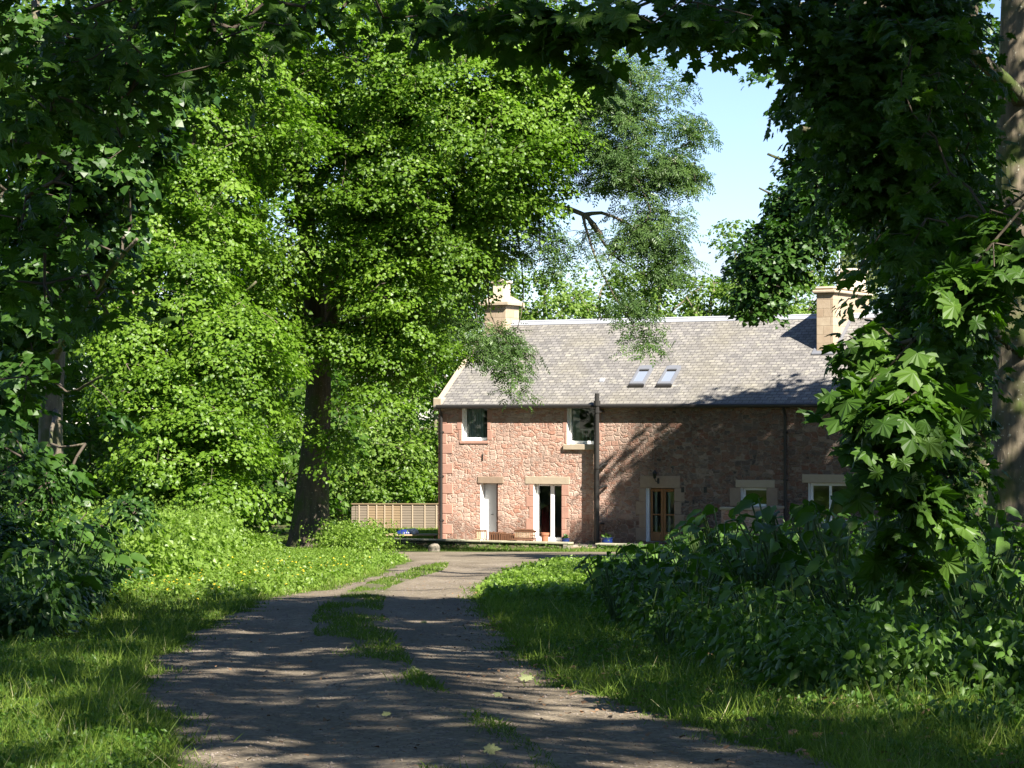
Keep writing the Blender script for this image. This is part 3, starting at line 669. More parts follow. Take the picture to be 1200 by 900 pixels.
mb = MB(); mb.box(-L - .24, -L - .003, -.09, .3, -.3, zt1 - .08, bev=.03); mb.build("end_stone", M['boulder'], o)

def slat_back(mb, x0, x1, z0, z1, n, y=0, th=.03):
    mb.box(x0, x1, y, y + th, z1 - .06, z1, bev=.008); mb.box(x0, x1, y, y + th, z0, z0 + .05, bev=.008)
    for k in range(n):
        x = x0 + (x1 - x0) * (k + .5) / n; mb.box(x - .022, x + .022, y + .004, y + th - .004, z0 + .05, z1 - .06)
def planter(px0, px1, pyt, label, mat, n, w=-2.0):
    t0 = wall(px0, 600, w)[0]; t1 = wall(px1, 600, w)[0]; zt = wall((px0 + px1) / 2, pyt, w)[1]
    o = hthing("wooden_planter", label, "planter", (t0 + t1) / 2, w, PZ - .02); L = (t1 - t0) / 2; H = zt - PZ + .02
    mb = MB(); slat_back(mb, -L, L, .02, H, n); slat_back(mb, -L + .002, L - .002, .021, H - .02, n, .3)
    mb.box(-L, -L + .03, .031, .299, .02, H - .01); mb.box(L - .03, L, .031, .299, .02, H - .01)
    for x in (-L, L - .05):
        for y in (.005, .28): mb.box(x, x + .05, y - .012, y + .04, 0, H + .01)
    mb.build("slatted_box", M[mat], o)
    mb = MB(); mb.box(-L + .031, L - .031, .035, .295, .06, H - .09); mb.build("liner", M['soil'], o)
planter(573, 586, 623.5, "dark brown slatted wooden planter beside the white door, left of the smaller planter", 'wood', 5)
planter(587, 601, 624.8, "small slatted wooden planter between the dark planter and the garden bench", 'wood', 7)
# bench
w = -2.1; t0 = wall(602, 600, w)[0]; t1 = wall(628, 600, w)[0]; zt = wall(615, 621.5, w)[1]; H = zt - PZ + .02; L = (t1 - t0) / 2
o = hthing("garden_bench", "low brown wooden bench with pale vertical slats, left of the french door", "bench", (t0 + t1) / 2, w, PZ - .02)
mb = MB(); mb.box(-L, L, -.34, .0, H * .36, H * .43, bev=.01); mb.build("seat", M['wood'], o)
mb = MB(); mb.box(-L, L, .01, .05, H - .07, H - .01, bev=.01); mb.tube([(-L, .03, H - .02), (-L * .4, .03, H + .02), (L * .4, .03, H + .02), (L, .03, H - .02)], .028, 8); mb.box(-L, L, .01, .05, H * .44, H * .52, bev=.01); mb.build("backrest", M['wood'], o)
mb = MB()
for k in range(11): x = -L * .93 + 2 * L * .93 * (k + .5) / 11; mb.box(x - .016, x + .016, .015, .04, H * .521, H - .071)
mb.build("back_slats", M['wood_pale'], o)
for sx in (-1, 1):
    for sy in (-.32, .0):
        mb = MB(); x = sx * (L - .04); mb.box(x - .025, x + .025, sy, sy + .045, 0, H * .36 if sy < -.1 else H * .435, bev=.005); mb.build("leg", M['wood'], o)
    mb = MB(); x = sx * (L - .03); mb.box(x - .025, x + .025, -.33, .009, H * .66, H * .72, bev=.008); mb.build("armrest", M['wood'], o)
# small chair seen from the side
w = -2.0; t0 = wall(558, 600, w)[0]; t1 = wall(569, 600, w)[0]; zt = wall(563, 622, w)[1]; H = zt - PZ + .02; L = (t1 - t0) / 2
o = hthing("garden_chair", "small pale wooden chair with leaning slatted back, left of the dark planter", "chair", (t0 + t1) / 2, w, PZ - .02, math.radians(14))
mb = MB()
for k in range(5):
    x = -L + .03 + (2 * L - .06) * (k + .5) / 5; mb.hexa([(x - .022, .02, .2), (x + .022, .02, .2), (x + .022, .045, .2), (x - .022, .045, .2), (x - .022 - .02, .1, H), (x + .022 - .02, .1, H), (x + .022 - .02, .125, H), (x - .022 - .02, .125, H)])
mb.build("back_slats", M['wood_pale'], o)
mb = MB(); mb.box(-L - .03, L - .01, .08, .14, H - .03, H + .03, bev=.01); mb.tube([(-L, .03, 0), (-L + .0, .03, .2), (-L - .02, .11, H)], .022, 6); mb.tube([(L, .03, 0), (L, .03, .2), (L - .02, .11, H)], .022, 6); mb.build("back_frame", M['wood'], o)
mb = MB(); mb.box(-L, L, -.28, .04, .17, .2, bev=.008); mb.build("seat", M['wood_pale'], o)
for x in (-L + .02, L - .02): mb = MB(); mb.box(x - .018, x + .018, -.27, -.23, 0, .17); mb.build("leg", M['wood'], o)
def small_plant(o, z, r, h, n, mat='leaf_mid', seed=0):
    g = np.random.default_rng(seed); pos = g.normal(0, 1, (n, 3)); pos /= np.linalg.norm(pos, axis=1)[:, None]; pos[:, 2] = abs(pos[:, 2])
    p = pos * g.uniform(.3, 1, (n, 1)) * np.array([r, r, h]) + np.array([0, 0, z])
    me = leaves_mesh("plant", p, pos + g.normal(0, .5, (n, 3)), pos + np.array([0, 0, .3]), g.uniform(.07, .12, n), g.random(n), 'simple'); link_mesh("plant", me, M[mat], o)
# ------------------------------------------------------------------ foliage tools
def _maple():
    half = [(.035, .0), (.16, -.09), (.34, -.03), (.30, .13), (.52, .16), (.66, .30), (.47, .36), (.58, .50), (.60, .66), (.40, .60), (.26, .58), (.25, .74), (.13, .84), (0, 1.05)]
    pts = half + [(-x, y) for x, y in half[-2::-1]]
    v = [(0, .33, .05)] + [(x, y, -.16 * abs(x) - .22 * (y - .35) ** 2 + (.03 if i % 2 else -.02)) for i, (x, y) in enumerate(pts)]
    n = len(pts); f3 = [(0, 1 + i, 1 + (i + 1) % n) for i in range(n)]
    return np.array(v), [np.array(f3)[:, ::-1]]
def _ash():
    v, f = [], []
    for k, (y, s) in enumerate(((.15, 1), (.15, -1), (.42, 1), (.42, -1), (.68, 1), (.68, -1), (.8, 0))):
        o = len(v); L = .36; a = 1.05 * s; dx, dy = math.sin(a), math.cos(a); px, py = dy * .075, -dx * .075
        v += [(0, y, 0), (dx * L * .5 + px, y + dy * L * .5 + py, .03), (dx * L, y + dy * L, -.07), (dx * L * .5 - px, y + dy * L * .5 - py, .03)]
        f.append((o, o + 1, o + 2, o + 3))
    return np.array(v), [np.array(f)]
def _dock():
    ys = [-.13, -.04, .1, .28, .46, .64, .8, .93, 1.04]; ws = [.12, .24, .33, .36, .33, .26, .17, .085, .012]; cols = [-1, -.55, 0, .55, 1]; v, f = [], []
    for i, (y, w) in enumerate(zip(ys, ws)):
        for c in cols:
            yy = y + (.12 if (c == 0 and i == 0) else 0)
            v.append((c * w * (1 + .06 * math.sin(i * 2.6)), yy, .13 * abs(c) ** 1.5 * w / .47 - .26 * max(0, yy - .2) ** 2 + .035 * abs(c) * math.sin(i * 2.2 + c * 2)))
    for i in range(len(ys) - 1):
        for k in range(4): f.append((i * 5 + k, i * 5 + k + 1, i * 5 + k + 6, i * 5 + k + 5))
    return np.array(v), [np.array(f)]
TPL = {
    'simple': (np.array([(0, 0, 0), (.42, .45, -.10), (0, 1, -.06), (-.42, .45, -.10), (0, .45, .04)]), [np.array([(0, 1, 4), (4, 1, 2), (0, 4, 3), (4, 2, 3)])]),
    'lobed': (np.array([(0, .05, 0), (.5, .12, -.10), (.36, .55, -.02), (0, 1, -.12), (-.36, .55, -.02), (-.5, .12, -.10)]), [np.array([(0, 1, 2), (0, 2, 4), (2, 3, 4), (0, 4, 5)])]),
    'quad': (np.array([(0, 0, 0), (.4, .5, -.1), (0, 1, -.04), (-.4, .5, -.1)]), [np.array([(0, 1, 2), (0, 2, 3)])]),
    'maple': _maple(), 'ash': _ash(), 'dock': _dock(),
    'oval': (np.array([(0, 0, 0), (.2, .1, -.02), (.29, .3, -.07), (.25, .56, -.09), (.11, .82, -.07), (0, 1.05, -.16), (-.11, .82, -.07), (-.25, .56, -.09), (-.29, .3, -.07), (-.2, .1, -.02), (0, .45, .05)]), [np.array([(i, (i + 1) % 10, 10) for i in range(10)])]),
    'blade': (np.array([(-.5, 0, 0), (.5, 0, 0), (.36, .5, .10), (-.36, .5, .10), (0, 1, .38)]), [np.array([(0, 1, 2), (0, 2, 3), (3, 2, 4)])]),
}
def nrm(a): return a / np.maximum(np.linalg.norm(a, axis=1, keepdims=True), 1e-9)
def leaves_mesh(name, pos, normal, tip, size, tone, tpl, width=None, flat=False):
    T, faces = TPL[tpl]; n = len(pos); k = len(T)
    nn = nrm(np.asarray(normal, float)); d = tip - nn * np.sum(tip * nn, 1, keepdims=True)
    bad = np.linalg.norm(d, axis=1) < 1e-4; d[bad] = np.cross(nn[bad], [1, .2, .1]); d = nrm(d); s = np.cross(d, nn)
    size = np.broadcast_to(size, (n,)).astype(float); wv = size if width is None else np.broadcast_to(width, (n,))
    v = (pos[:, None, :] + (T[None, :, 0] * wv[:, None])[..., None] * s[:, None, :] + (T[None, :, 1] * size[:, None])[..., None] * d[:, None, :]
         + (T[None, :, 2] * (wv if flat else size)[:, None])[..., None] * nn[:, None, :]).reshape(-1, 3)
    fl = [(f[None] + (np.arange(n) * k)[:, None, None]).reshape(-1, f.shape[1]) for f in faces]
    return np_mesh(name, v, fl, tone=np.repeat(tone, k), smooth=tpl in ('dock', 'blade', 'oval'))
def tubes_mesh(name, segs_a, segs_b, ra, rb, sides=5):
    """Many separate frusta from a to b."""
    a = np.asarray(segs_a); b = np.asarray(segs_b); d = nrm(b - a); ref = np.where(np.abs(d[:, 2:3]) > .9, np.array([[1., .1, 0]]), np.array([[.1, .1, 1.]]))
    u = nrm(np.cross(d, ref)); w = np.cross(d, u); ang = np.arange(sides) * 2 * math.pi / sides
    ring = np.cos(ang)[None, :, None] * u[:, None, :] + np.sin(ang)[None, :, None] * w[:, None, :]
    va = a[:, None, :] + ring * np.asarray(ra)[:, None, None]; vb = b[:, None, :] + ring * np.asarray(rb)[:, None, None]
    v = np.concatenate([va, vb], 1).reshape(-1, 3); i = np.arange(sides); j = (i + 1) % sides
    f = np.stack([i, j, j + sides, i + sides], 1); fl = (f[None] + (np.arange(len(a)) * 2 * sides)[:, None, None]).reshape(-1, 4)
    return np_mesh(name, v, [fl], smooth=True)
def curve(pts, step=.35, wob=0.0, seed=0):
    """Catmull-Rom through the points, resampled."""
    P = [np.array(p, float) for p in pts]; P = [2 * P[0] - P[1]] + P + [2 * P[-1] - P[-2]]; out = []
    for i in range(1, len(P) - 2):
        n = max(2, int(np.linalg.norm(P[i + 1] - P[i]) / step))
        for k in range(n):
            t = k / n; out.append(.5 * ((2 * P[i]) + (P[i + 1] - P[i - 1]) * t + (2 * P[i - 1] - 5 * P[i] + 4 * P[i + 1] - P[i + 2]) * t * t + (3 * P[i] - P[i - 1] - 3 * P[i + 1] + P[i + 2]) * t ** 3))
    out.append(P[-2]); out = np.array(out)
    if wob:
        g = np.random.default_rng(seed); n = g.normal(0, wob, out.shape); n = np.cumsum(n, 0); n -= np.linspace(0, 1, len(n))[:, None] * n[-1]; out = out + n
    return out
def trunk_tube(mb, pts, r0, r1, sides=14, flare=0.0, seed=0):
    g = np.random.default_rng(seed); L = len(pts); s = np.linspace(0, 1, L); rad = r0 + (r1 - r0) * s ** .85
    dist = np.concatenate([[0], np.cumsum(np.linalg.norm(np.diff(pts, axis=0), axis=1))])
    rad = rad * (1 + flare * np.exp(-dist / (r0 * 1.6)))
    ph = g.uniform(0, 6.28, 3); ring = []
    for i in range(L):
        d = pts[min(i + 1, L - 1)] - pts[max(i - 1, 0)]; d = d / np.linalg.norm(d); u = np.cross(d, [.12, 1, .1] if abs(d[1]) < .9 else [1, 0, .1]); u /= np.linalg.norm(u); w = np.cross(d, u)
        for k in range(sides):
            a = 2 * math.pi * k / sides; rr = rad[i] * (1 + .07 * math.sin(3 * a + ph[0] + dist[i] * .5) + .04 * math.sin(5 * a + ph[1] - dist[i]) + flare * .35 * math.exp(-dist[i] / (r0 * 1.3)) * max(0, math.sin(4 * a + ph[2])))
            ring.append(pts[i] + (u * math.cos(a) + w * math.sin(a)) * rr)
    fs = [(i * sides + k, i * sides + (k + 1) % sides, (i + 1) * sides + (k + 1) % sides, (i + 1) * sides + k) for i in range(L - 1) for k in range(sides)]
    fs.append(tuple((L - 1) * sides + k for k in range(sides))); mb.add(ring, fs)

def blob_points(g, b):
    """Spray centres in an ellipsoid, thinner towards its heart, with a lumpy outline."""
    c = np.array(b[0], float); r = np.array(b[1], float); n = b[2]
    d = nrm(g.normal(0, 1, (n * 3, 3))); rad = g.random(len(d)) ** (1 / 3.0) ; rad = np.where(g.random(len(d)) < .55, .72 + .28 * rad, rad)
    ph = g.uniform(0, 6.28, 6); lump = 1 + .16 * np.sin(4 * d[:, 0] + ph[0]) * np.sin(5 * d[:, 2] + ph[1]) + .12 * np.sin(7 * d[:, 0] + 6 * d[:, 1] + ph[2])
    gap = np.sin(5.5 * d[:, 0] + ph[3]) + np.sin(6.5 * d[:, 2] + ph[4]) + np.sin(5 * d[:, 1] + ph[5])
    keep = gap > -.95; d, rad, lump = d[keep], rad[keep], lump[keep]
    p = c + d * r * (rad * lump)[:, None]
    return p[:n], np.repeat(c[None], min(n, len(p)), 0)

# where the photograph shows the sun getting through: open lanes in the canopy towards the sun
SV = np.array(SUN)
LIT = [((2.05, 14, 1.85), .38, .7), ((-7.3, 45.5, 1.9), .8, .6), ((-8.3, 45, 2.6), .7, .6), ((-2.7, 13, .0), .45, .2), ((3.0, 13.3, 0), .45, .2), ((.1, 11.8, 0), .3, .1), ((6.7, 36, 4.7), .3, .1), ((-1.2, 12.4, 0), .2, .1), ((1.3, 14.5, 0), .2, .1)]
def sun_filter(P, g):
    s = (P[:, 2] - gz(P[:, 1])) / SV[2]
    for _ in range(3): s = (P[:, 2] - gz(P[:, 1] - SV[1] * s)) / SV[2]
    hx, hy = P[:, 0] - SV[0] * s, P[:, 1] - SV[1] * s
    xr = np.interp(hy, tY, tR_) + np.interp(hy, [34, 40, 46, 56, 64], [.6, 1.8, 2.8, 3.0, 2.5])
    inlit = (hy > 34.6 + .4 * np.sin(hx * 1.7)) & (hy < 68) & (hx > np.interp(hy, [35, 45, 66], [-7.4, -10.5, -13])) & (hx < xr + .5) & (P[:, 2] - gz(P[:, 1]) > 2.2) & (g.random(len(P)) < .97)
    for c, r, far in LIT:
        v = P - np.array(c); t = v @ SV; d = np.linalg.norm(v - t[:, None] * SV, axis=1); inlit |= (t > 1.2) & (d < r + np.where(t > 4, far, .2))
    return ~inlit
def tree(name, label, cat, base, trunk, r0, limbs, blobs, mat, tpl='simple', lsize=.15, nleaf=60, spray=.7, flat=.34, bark='bark', twig='twig', group=None, seed=1,
         droop=.35, twigs=True, r1=.08, flare=.6, hang=0.0, sides=14, limb_bark=None, tone=(0, 1), upw=.75, twigr=.006, maxz=None, anchor=None, crown_name='crown', keep=False):
    g = np.random.default_rng(seed); root = tag(empty(name, base), label, cat, group); B = np.array(base, float)
    mb = MB(); ml = MB(); nodes, rad = [], []
    if trunk is not None:
        tp = curve(trunk, .4); trunk_tube(mb, tp - B, r0, r1, sides, flare, seed)
        nodes += list(tp[len(tp) // 5:]); rad += list(np.full(len(tp) - len(tp) // 5, .05))
    for li, (lp, ra, rb) in enumerate(limbs):
        c = curve(lp, .35, .012, seed + li); trunk_tube(ml, c - B, ra, rb, 9, .3, seed + li); nodes += list(c[2:]); rad += list(np.full(len(c) - 2, .03))
    if mb.v: mb.build("trunk", M[bark], root, smooth=True)
    if ml.v: ml.build("limbs", M[limb_bark or bark], root, smooth=True)
    P, C = [], []
    for b in blobs: p, c = blob_points(g, b); P.append(p); C.append(c)
    P = np.concatenate(P); C = np.concatenate(C)
    ok = P[:, 2] > gz(P[:, 1]) + .15
    if not keep: ok &= sun_filter(P, g)
    P, C = P[ok], C[ok]
    # twigs: each spray joins the nearest wood already there
    if twigs and nodes:
        NP = np.array(nodes); cap = len(P) * 8 + len(NP); buf = np.zeros((cap, 3)); buf[:len(NP)] = NP; cnt = len(NP); par = np.full(cap, -1); wt = np.zeros(cap)
        n0 = cnt; order = np.argsort(np.min(np.linalg.norm(P[:, None, :] - NP[None, ::3, :], axis=2), axis=1))
        for pi in order:
            q = P[pi]; dd = buf[:cnt] - q; d2 = (dd * dd).sum(1); i = int(np.argmin(d2)); L = math.sqrt(d2[i])
            if L < .12: continue
            m = min(6, max(1, int(L / .55) + 1)); a = buf[i]; sag = np.array([0, 0, .10 * L]); prev = i
            if cnt + m >= cap: break
            off = g.normal(0, .05 * L, 3)
            for k in range(1, m + 1):
                t = k / m; buf[cnt] = a + (q - a) * t + (sag + off) * math.sin(math.pi * t) * .8; par[cnt] = prev; prev = cnt; cnt += 1
            wt[prev] += 1
        for i in range(cnt - 1, n0 - 1, -1):
            if par[i] >= 0: wt[par[i]] += wt[i]
        idx = np.arange(n0, cnt)
        if len(idx):
            r = np.clip(twigr * np.maximum(wt, .6) ** .42, twigr * .7, .028); pa = par[idx]
            rp = np.where(pa >= n0, r[pa], np.minimum(r[idx] * 1.25, .03))
            link_mesh("branches", tubes_mesh("branches", buf[pa] - B, buf[idx] - B, rp, r[idx], 5), M[twig], root)
    # leaves
    n = len(P); k = nleaf; cnt = g.poisson(k, n); tot = int(cnt.sum()); ii = np.repeat(np.arange(n), cnt)
    out = P - C; out[:, 2] *= .5; out = nrm(out + 1e-6); cr = spray * g.uniform(.6, 1.25, n)
    ang = g.uniform(0, 2 * math.pi, tot); rr = np.sqrt(g.random(tot)); ca, sa = np.cos(ang), np.sin(ang)
    # a spray is a drooping plate tilted outwards
    ax = nrm(out * (1 - upw) + np.array([0, 0, 1.0]) * upw + g.normal(0, .18, (n, 3))); u = nrm(np.cross(ax, out + g.normal(0, .1, (n, 3)))); w = np.cross(ax, u)
    loc = u[ii] * (ca * rr)[:, None] + w[ii] * (sa * rr)[:, None]
    pos = P[ii] + loc * cr[ii][:, None] + ax[ii] * (g.normal(0, flat, tot) * cr[ii] * .55)[:, None]
    pos[:, 2] -= droop * rr ** 2 * cr[ii] + hang * g.random(tot) * cr[ii]
    nor = ax[ii] * .9 + loc * droop * 1.1 + g.normal(0, .42, (tot, 3)) + out[ii] * .25
    tip = loc + g.normal(0, .35, (tot, 3)) + np.array([0, 0, -.35])
    tn = np.clip(tone[0] + (tone[1] - tone[0]) * (.42 * g.random(tot) + .58 * g.random(n)[ii]), 0, 1)
    sz = lsize * g.uniform(.5, 1.3, tot)
    ok = pos[:, 2] > gz(pos[:, 1]) + .05; pos, nor, tip, tn, sz = pos[ok], nor[ok], tip[ok], tn[ok], sz[ok]
    link_mesh(crown_name, leaves_mesh(crown_name, pos - B, nor, tip, sz, tn, tpl), M[mat], root)
    return root
def gb(x, y): return (x, y, float(gz(y)))
def PB(px, py, Y, r, n, ry=None, rz=None):
    return (W(px, py, Y), (r, ry or r, rz or r), n)
# ------------------------------------------------------------------ small things by the house
def blue_pot(px, label, h, rtop, seed, w=-2.3, py=630):
    t, z = wall(px, py, w); o = hthing("blue_pot", label, "plant pot", t, w, PZ - .02)
    mb = MB(); mb.lathe([(rtop * .62, 0), (rtop * .8, h * .15), (rtop * .98, h * .55), (rtop * .95, h * .85), (rtop * 1.06, h * .93), (rtop * 1.06, h), (rtop * .92, h), (rtop * .88, h * .86)], n=24)
    mb.build("pot", M['blue_glaze'], o, smooth=False)
    mb = MB(); mb.lathe([(rtop * .87, h * .8), (rtop * .87, h * .87)], n=20); mb.build("soil", M['soil'], o); return o
o = blue_pot(662.5, "round blue glazed pot with a small dark plant beside the french door", .3, .15, 3); small_plant(o, .27, .13, .2, 40, 'leaf_dark', 3)
o = blue_pot(711, "large cobalt blue glazed pot with low greenery, at the foot of the soil pipe", .36, .21, 4); small_plant(o, .3, .18, .2, 60, 'leaf_mid', 4)
t, z = wall(638.5, 624, -2.0); o = hthing("terracotta_pot", "plain brown terracotta pot in front of the french door", "plant pot", t, -2.0, PZ - .02); h = z - PZ + .02
mb = MB(); mb.lathe([(.10, 0), (.14, h * .8), (.16, h * .8), (.165, h), (.14, h), (.13, h * .8)], n=20); mb.build("pot", M['terracotta'], o)
mb = MB(); mb.lathe([(.125, h * .78), (.125, h * .84)], n=16); mb.build("soil", M['soil'], o)
def boulder(name, label, px, py, Y, r, mat='boulder', seed=0, sq=.75, group=None):
    x = (px - 600) / F * Y; g = np.random.default_rng(seed)
    bm = bmesh.new(); bmesh.ops.create_icosphere(bm, subdivisions=3, radius=1); ph = g.uniform(0, 6, 6)
    for v in bm.verts:
        k = 1 + .13 * math.sin(2.3 * v.co.x + ph[0]) + .1 * math.sin(3.1 * v.co.y + ph[1]) + .07 * math.sin(5 * v.co.z + ph[2]) + .04 * math.sin(9 * v.co.x + 7 * v.co.y + ph[3])
        v.co = Vector((v.co.x * k * r, v.co.y * k * r * .85, v.co.z * k * r * sq))
    me = bpy.data.meshes.new(name); bm.to_mesh(me); bm.free()
    for p in me.polygons: p.use_smooth = True
    o = link_mesh(name, me, M[mat], loc=(x, Y, float(gz(Y)) + r * sq * .45)); return tag(o, label, "stone", group)
boulder("boulder", "single rounded grey boulder on the strip of grass in front of the patio wall", 508, 643, 85.5, .2, seed=3, sq=.85)
# fence beyond the lawn
FY = 110.0
o = empty("panel_fence", ((465 - 600) / F * FY, FY, float(gz(FY)))); tag(o, "low timber panel fence with pale battens behind the lawn, left of the house", "fence")
X = lambda px: (px - 465) / F * FY
ft = CAMZ + (HZ - 591) / F * FY - float(gz(FY))
mb = MB()
for (p0, p1, mat) in ((412, 416.5, 'fence_grey'), (417, 431.5, 'fence_grey'), (431.6, 470.5, 'fence_warm'), (470.6, 516, 'fence_grey'), (516.1, 540, 'fence_grey')):
    mb = MB()
    for k in range(9): z0 = .03 + k * (ft - .06) / 9; mb.hexa([(X(p0), 0, z0), (X(p1), 0, z0), (X(p1), .02, z0), (X(p0), .02, z0), (X(p0), .02, z0 + (ft - .06) / 9 + .02), (X(p1), .02, z0 + (ft - .06) / 9 + .02), (X(p1), .035, z0 + (ft - .06) / 9 + .02), (X(p0), .035, z0 + (ft - .06) / 9 + .02)])
    mb.build("panel", M[mat], o)
for px in (421, 431.5, 441.5, 451, 460.5, 470.5, 483.5, 498, 511.5, 525, 538):
    mb = MB(); mb.box(X(px) - .025, X(px) + .025, -.035, -.002, 0, ft - .02); mb.build("batten", M['fence_batten'], o)
mb = MB(); mb.box(X(412), X(540), -.05, .05, ft, ft + .045); mb.build("capping", M['fence_warm'], o)
# lawn furniture under a blue cover
LY = 98.5; o = empty("garden_table", ((482 - 600) / F * LY, LY, float(gz(LY)))); tag(o, "low flat garden table on the lawn under the blue cover", "table")
mb = MB(); zt = CAMZ + (HZ - 625.6) / F * LY - float(gz(LY)); mb.box(-1.05, 1.0, -.45, .45, zt - .06, zt, bev=.01); mb.build("tabletop", M['wood_pale'], o)
for sx in (-.95, .9):
    for sy in (-.38, .34): mb = MB(); mb.box(sx - .03, sx + .03, sy, sy + .06, 0, zt - .061); mb.build("leg", M['wood'], o)
def heap(name, label, cat, px, Y, rx, ry, rz, mat, z, seed):
    g = np.random.default_rng(seed); bm = bmesh.new(); bmesh.ops.create_icosphere(bm, subdivisions=4, radius=1); ph = g.uniform(0, 6, 6)
    for v in bm.verts:
        k = 1 + .06 * math.sin(6 * v.co.x + ph[0]) + .07 * math.sin(5 * v.co.y + 3 * v.co.x + ph[1]) + .03 * math.sin(14 * v.co.x + ph[2]); zz = max(v.co.z, -.05)
        v.co = Vector((v.co.x * rx * k, v.co.y * ry * k, zz * rz * k))
    me = bpy.data.meshes.new(name); bm.to_mesh(me); bm.free(); me.polygons.foreach_set("use_smooth", [True] * len(me.polygons))
    return tag(link_mesh(name, me, M[mat], loc=((px - 600) / F * Y, Y, z)), label, cat)
zt += float(gz(LY))
heap("blue_cover", "rumpled dark blue plastic cover heaped on the low garden table", "cover", 473, LY - .12, .3, .22, .16, 'blue_sheet', zt + .01, 2)
heap("white_sheet", "crumpled white cloth lying behind the blue cover on the garden table", "cloth", 482, LY + .2, .3, .2, .2, 'white_sheet', zt + .012, 5)
# garden wall enclosure in front of the small ground floor window
wq = -2.2; ta, tb = wall(845, 595, wq)[0], wall(890, 595, wq)[0]; zc_ = wall(870, 594.5, wq)[1]
o = hthing("garden_wall", "shoulder high garden wall with pale sloping coping below the small ground floor window", "wall", ta, wq, 0)
mb = MB(); mb.box(0, tb - ta, 0, .28, -.3, zc_ - .1); mb.box(tb - ta - .28, tb - ta, .281, -wq - .02, -.3, zc_ - .1); mb.build("stonework", M['rubble'], o)
mb = MB(); mb.box(-.05, tb - ta + .04, -.06, .34, zc_ - .098, zc_, bev=.02); mb.box(tb - ta - .33, tb - ta + .05, .342, -wq - .02, zc_ - .098, zc_ + .002, bev=.02); mb.build("coping", M['ashlar_buff'], o)
mb = MB(); mb.box(tb - ta - .02, tb - ta + .24, -.05, -.003 + .2, -.3, zc_ - .102, bev=.02); mb.build("pier", M['ashlar_buff'], o)

# ------------------------------------------------------------------ trees: left of the track
b = gb(-6.35, 82)
tree("sycamore_tree", "massive sunlit sycamore left of the house with a thick dark bare trunk", "tree", b,
     [W(363, 655, 82), W(366, 600, 82), W(371, 500, 82), W(372, 420, 82), W(366, 330, 82), W(352, 200, 82), W(345, 60, 82), W(350, -90, 82)], .56,
     [([W(371, 430, 82), W(410, 330, 80.5), W(470, 250, 79), W(540, 200, 78)], .24, .06), ([W(368, 400, 82), W(330, 320, 80), W(280, 260, 78.5), W(240, 200, 78)], .22, .06),
      ([W(355, 240, 82), W(430, 130, 79), W(520, 40, 78)], .2, .05), ([W(350, 160, 82), W(280, 60, 80), W(220, -40, 79)], .18, .05), ([W(371, 410, 82), W(400, 380, 78.5), W(430, 372, 77)], .1, .03),
      ([W(366, 330, 82), W(430, 250, 85), W(500, 180, 87)], .18, .05), ([W(352, 215, 82), W(335, 170, 78), W(300, 156, 74.6), W(262, 160, 74), W(232, 152, 73.8)], .16, .06), ([W(335, 165, 78), W(330, 128, 74.8), W(328, 100, 74.6), W(331, 78, 74.8)], .08, .045)],
     [PB(330, 200, 79, 4.0, 150), PB(430, 120, 78.5, 4.4, 190), PB(540, 150, 78.5, 3.4, 150, rz=3.0), PB(628, 125, 79, 1.7, 45, rz=1.5), PB(590, 215, 79, 1.7, 50, rz=1.1), PB(480, 262, 78.5, 2.6, 90),
      PB(455, 345, 78, 1.5, 44, rz=1.2), PB(440, 445, 78.3, .8, 16, rz=1.3), PB(480, 395, 79.5, 1.3, 28, rz=1.0), PB(330, 40, 79.5, 5.0, 170), PB(480, 10, 79.5, 5.0, 170), PB(590, 60, 80, 3.2, 100), PB(260, 300, 77.5, 2.2, 64), PB(285, 345, 77.5, 1.2, 26),
      PB(560, 250, 79.5, 1.8, 40, rz=1.4), PB(300, 420, 78, 1.2, 26, rz=.7), PB(268, 365, 77.5, 1.3, 30, rz=.9), PB(352, 385, 79, .8, 16, rz=.5), PB(405, 395, 78.5, 1.0, 20, rz=.5), PB(450, 405, 78.5, 1.0, 20, rz=.5), PB(395, 520, 79.5, .5, 6, rz=.5), PB(325, 480, 79, .6, 8, rz=.4), PB(400, -120, 82, 7.0, 150), PB(400, 200, 86, 6.0, 140), PB(500, 320, 85, 2.5, 60)],
     'leaf_bright', 'lobed', .118, 165, .85, flat=.2, seed=11, twig='twig', bark='bark_mossy', flare=.55, keep=True, droop=.4)
